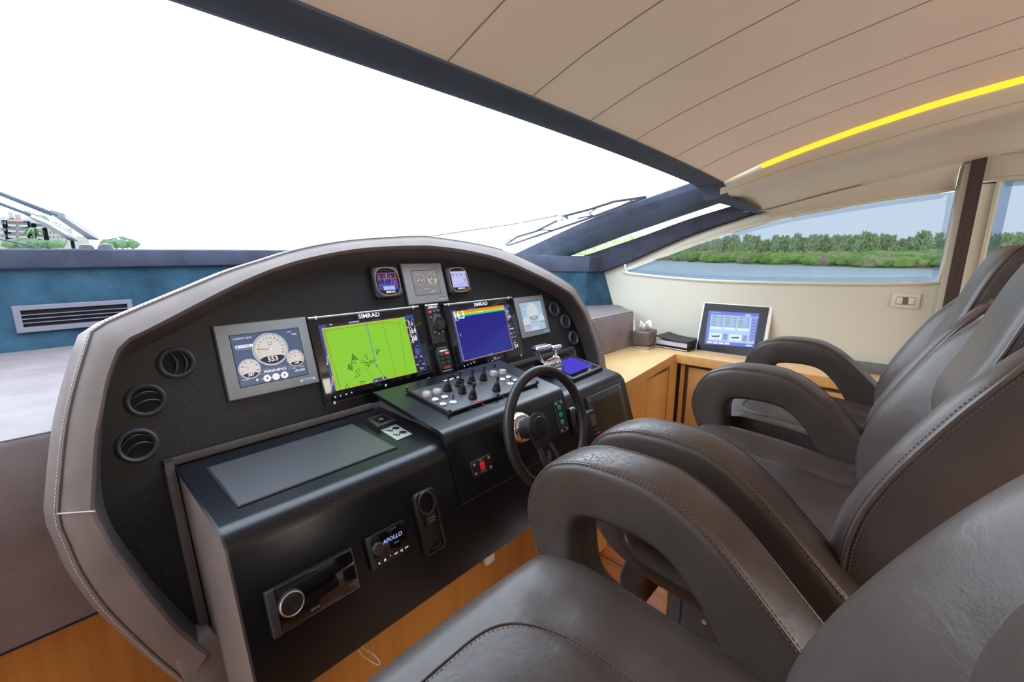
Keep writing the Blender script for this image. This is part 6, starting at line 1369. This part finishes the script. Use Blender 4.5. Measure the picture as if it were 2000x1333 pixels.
def seat(t, IT_, x0, x1, sd):
    """upholstered seat: rounded box with raised side bolsters and soft creases"""
    xa, xb = x0, x1; W = xb-xa; NXs, NYs = 34, 40; r = random.Random(sd)
    def ztop(u, v):   # u across 0..1, v from front 0 to back 1
        s_ = abs(u-.5)*2
        z = -.585+.012*math.sin(PI*min(1, v*1.2))+.030*max(0, (s_-.45)/.55)**1.3*min(1, .25+v*3)*(1-.35*v)-.012*v
        z -= .008*math.exp(-((s_-.60)/.05)**2)*min(1, v*4)
        z += .0035*math.sin(v*26+u*3+sd)*max(0, s_-.35)*(1-s_)*5*min(1, v*2)
        return z
    yf, ybk = .512, -.02
    rows = []
    for j in range(NYs+1):
        v = j/NYs; row = []
        for i in range(NXs+1):
            u = i/NXs; x = xa+W*u; s_ = abs(u-.5)*2; y = yf-(yf-ybk)*v-.03*(1-v)**6*s_**3
            ed = min(u, 1-u)*W; fr_e = v*(yf-ybk)
            rd = .008; drop = 0
            if ed < rd: drop += rd-math.sqrt(max(0, rd*rd-(rd-ed)**2))
            rf = .055
            if fr_e < rf: drop += (rf-math.sqrt(max(0, rf*rf-(rf-fr_e)**2)))
            row.append(V(x, y, ztop(u, v)-min(drop, .06)))
        rows.append(row)
    zb = -.735
    front = [V(p.x, p.y-.012, zb) for p in rows[0]]; mid = [V(p.x, p.y+.004, -.69) for p in rows[0]]
    full = [front, mid]+rows+[[V(p.x, p.y, zb) for p in rows[-1]]]
    m = MB(); m.grid(full, 'chair')
    for e in (0, -1): m.grid([[r_[e] for r_ in rows], [V(r_[e].x+(-.0 if e == 0 else .0), r_[e].y, zb) for r_ in rows]], 'chair')
    m.v = [IT_ @ v for v in m.v]; o = m.build('seat_cushion', t)
    m = MB(); P_ = []
    for k in range(61):
        a = PI*k/60; cu = math.cos(a); 
        if abs(cu) >= 0: u = .5+.31*math.copysign(abs(cu)**.45, cu); v = .17+.80*(1-abs(math.sin(a))**.6) if True else 0
        y = yf-(yf-ybk)*v; P_.append(V(xa+W*u, y, ztop(u, v)+.0008))
    m.tube(P_, .0016, 'piping', seg=5); dashes(m, [p+V((p.x-(xa+xb)/2)*-.02, -.005, .0006) for p in P_], 'thread', .0035, .0045, .0006); m.v = [IT_ @ v for v in m.v]; m.build('seam', o)
    m = MB(); m.box(((xa+xb)/2, .215, -.722), (W-.02, .47, .040), 'rubber', bev=.008); m.v = [IT_ @ v for v in m.v]; m.build('seat_pan', t)
    pf = catmull([V(0, .36, -.675), V(0, .405, -.712), V(0, .434, -.765), V(0, .446, -.82), V(0, .435, -.87)], 5); pb = [p+V(0, -.045, -.01) for p in pf]
    m = MB(); m.grid([[V(x, p.y, p.z) for p in pf+pb[::-1]] for x in (xa+.012, xa+.016, xb-.016, xb-.012)], 'chair', closed_u=True)
    for x in (xa+.012, xb-.012): m.add([V(x, p.y, p.z) for p in pf+pb[::-1]], [tuple(range(2*len(pf)))], 'rubber')
    m.tube([V(xa+.014, p.y, p.z) for p in pf], .004, 'piping', seg=6); dashes(m, [V(xa+.024, p.y+.001, p.z+.001) for p in pf], 'thread'); m.v = [IT_ @ v for v in m.v]; m.build('front_skirt', t)
def pedestal(t, IT_, xm, box):
    m = MB(); m.lathe([(.20, ZF), (.20, ZF+.012), (.10, ZF+.03), (.06, ZF+.05), (.06, -.86), (.12, -.80)], 'blackp', 32, T=Matrix.Translation(V(xm, .2, 0))); m.v = [IT_ @ v for v in m.v]; m.build('pedestal', t)
    if box:
        m = MB(); m.box((xm, .12, -.90), (.42, .43, .24), 'greyp', bev=.010, seg=3); m.box((xm, .340, -.90), (.41, .012, .24), 'oakside', bev=.003); m.box((xm-.2105, .30, -.90), (.001, .003, .235), 'hole')
        m.lathe([(.006, 0), (.006, .002), (.003, .002), (0, .001)], 'steel', 12, T=Matrix.Translation(V(xm-.2105, .245, -.835)) @ Matrix.Rotation(-PI/2, 4, 'Y')); m.v = [IT_ @ v for v in m.v]; m.build('slide_box', t)
def chair(x0, label, arms, seatx, sd, box=True):
    base = V(x0+BW/2, .2, ZF); t = thing('helm_chair', label, 'chair', Matrix.Translation(base), 'helm chairs'); IT_ = Matrix.Translation(-base)
    back(t, IT_, x0); seat(t, IT_, seatx[0], seatx[1], sd); pedestal(t, IT_, x0+BW/2, box)
    for xp in arms: arm(t, IT_, xp)
    return t
chair(-.012, 'brown leather helm chair nearest the camera, at the bottom edge', (-.088, .598), (.012, .600), 1)
chair(.858, 'brown leather helm chair directly behind the steering wheel', (.790, 1.472), (.888, 1.475), 2)
chair(1.508, 'brown leather helm chair farthest to starboard, next to the maple worktop', (2.105,), (1.590, 2.108), 3)
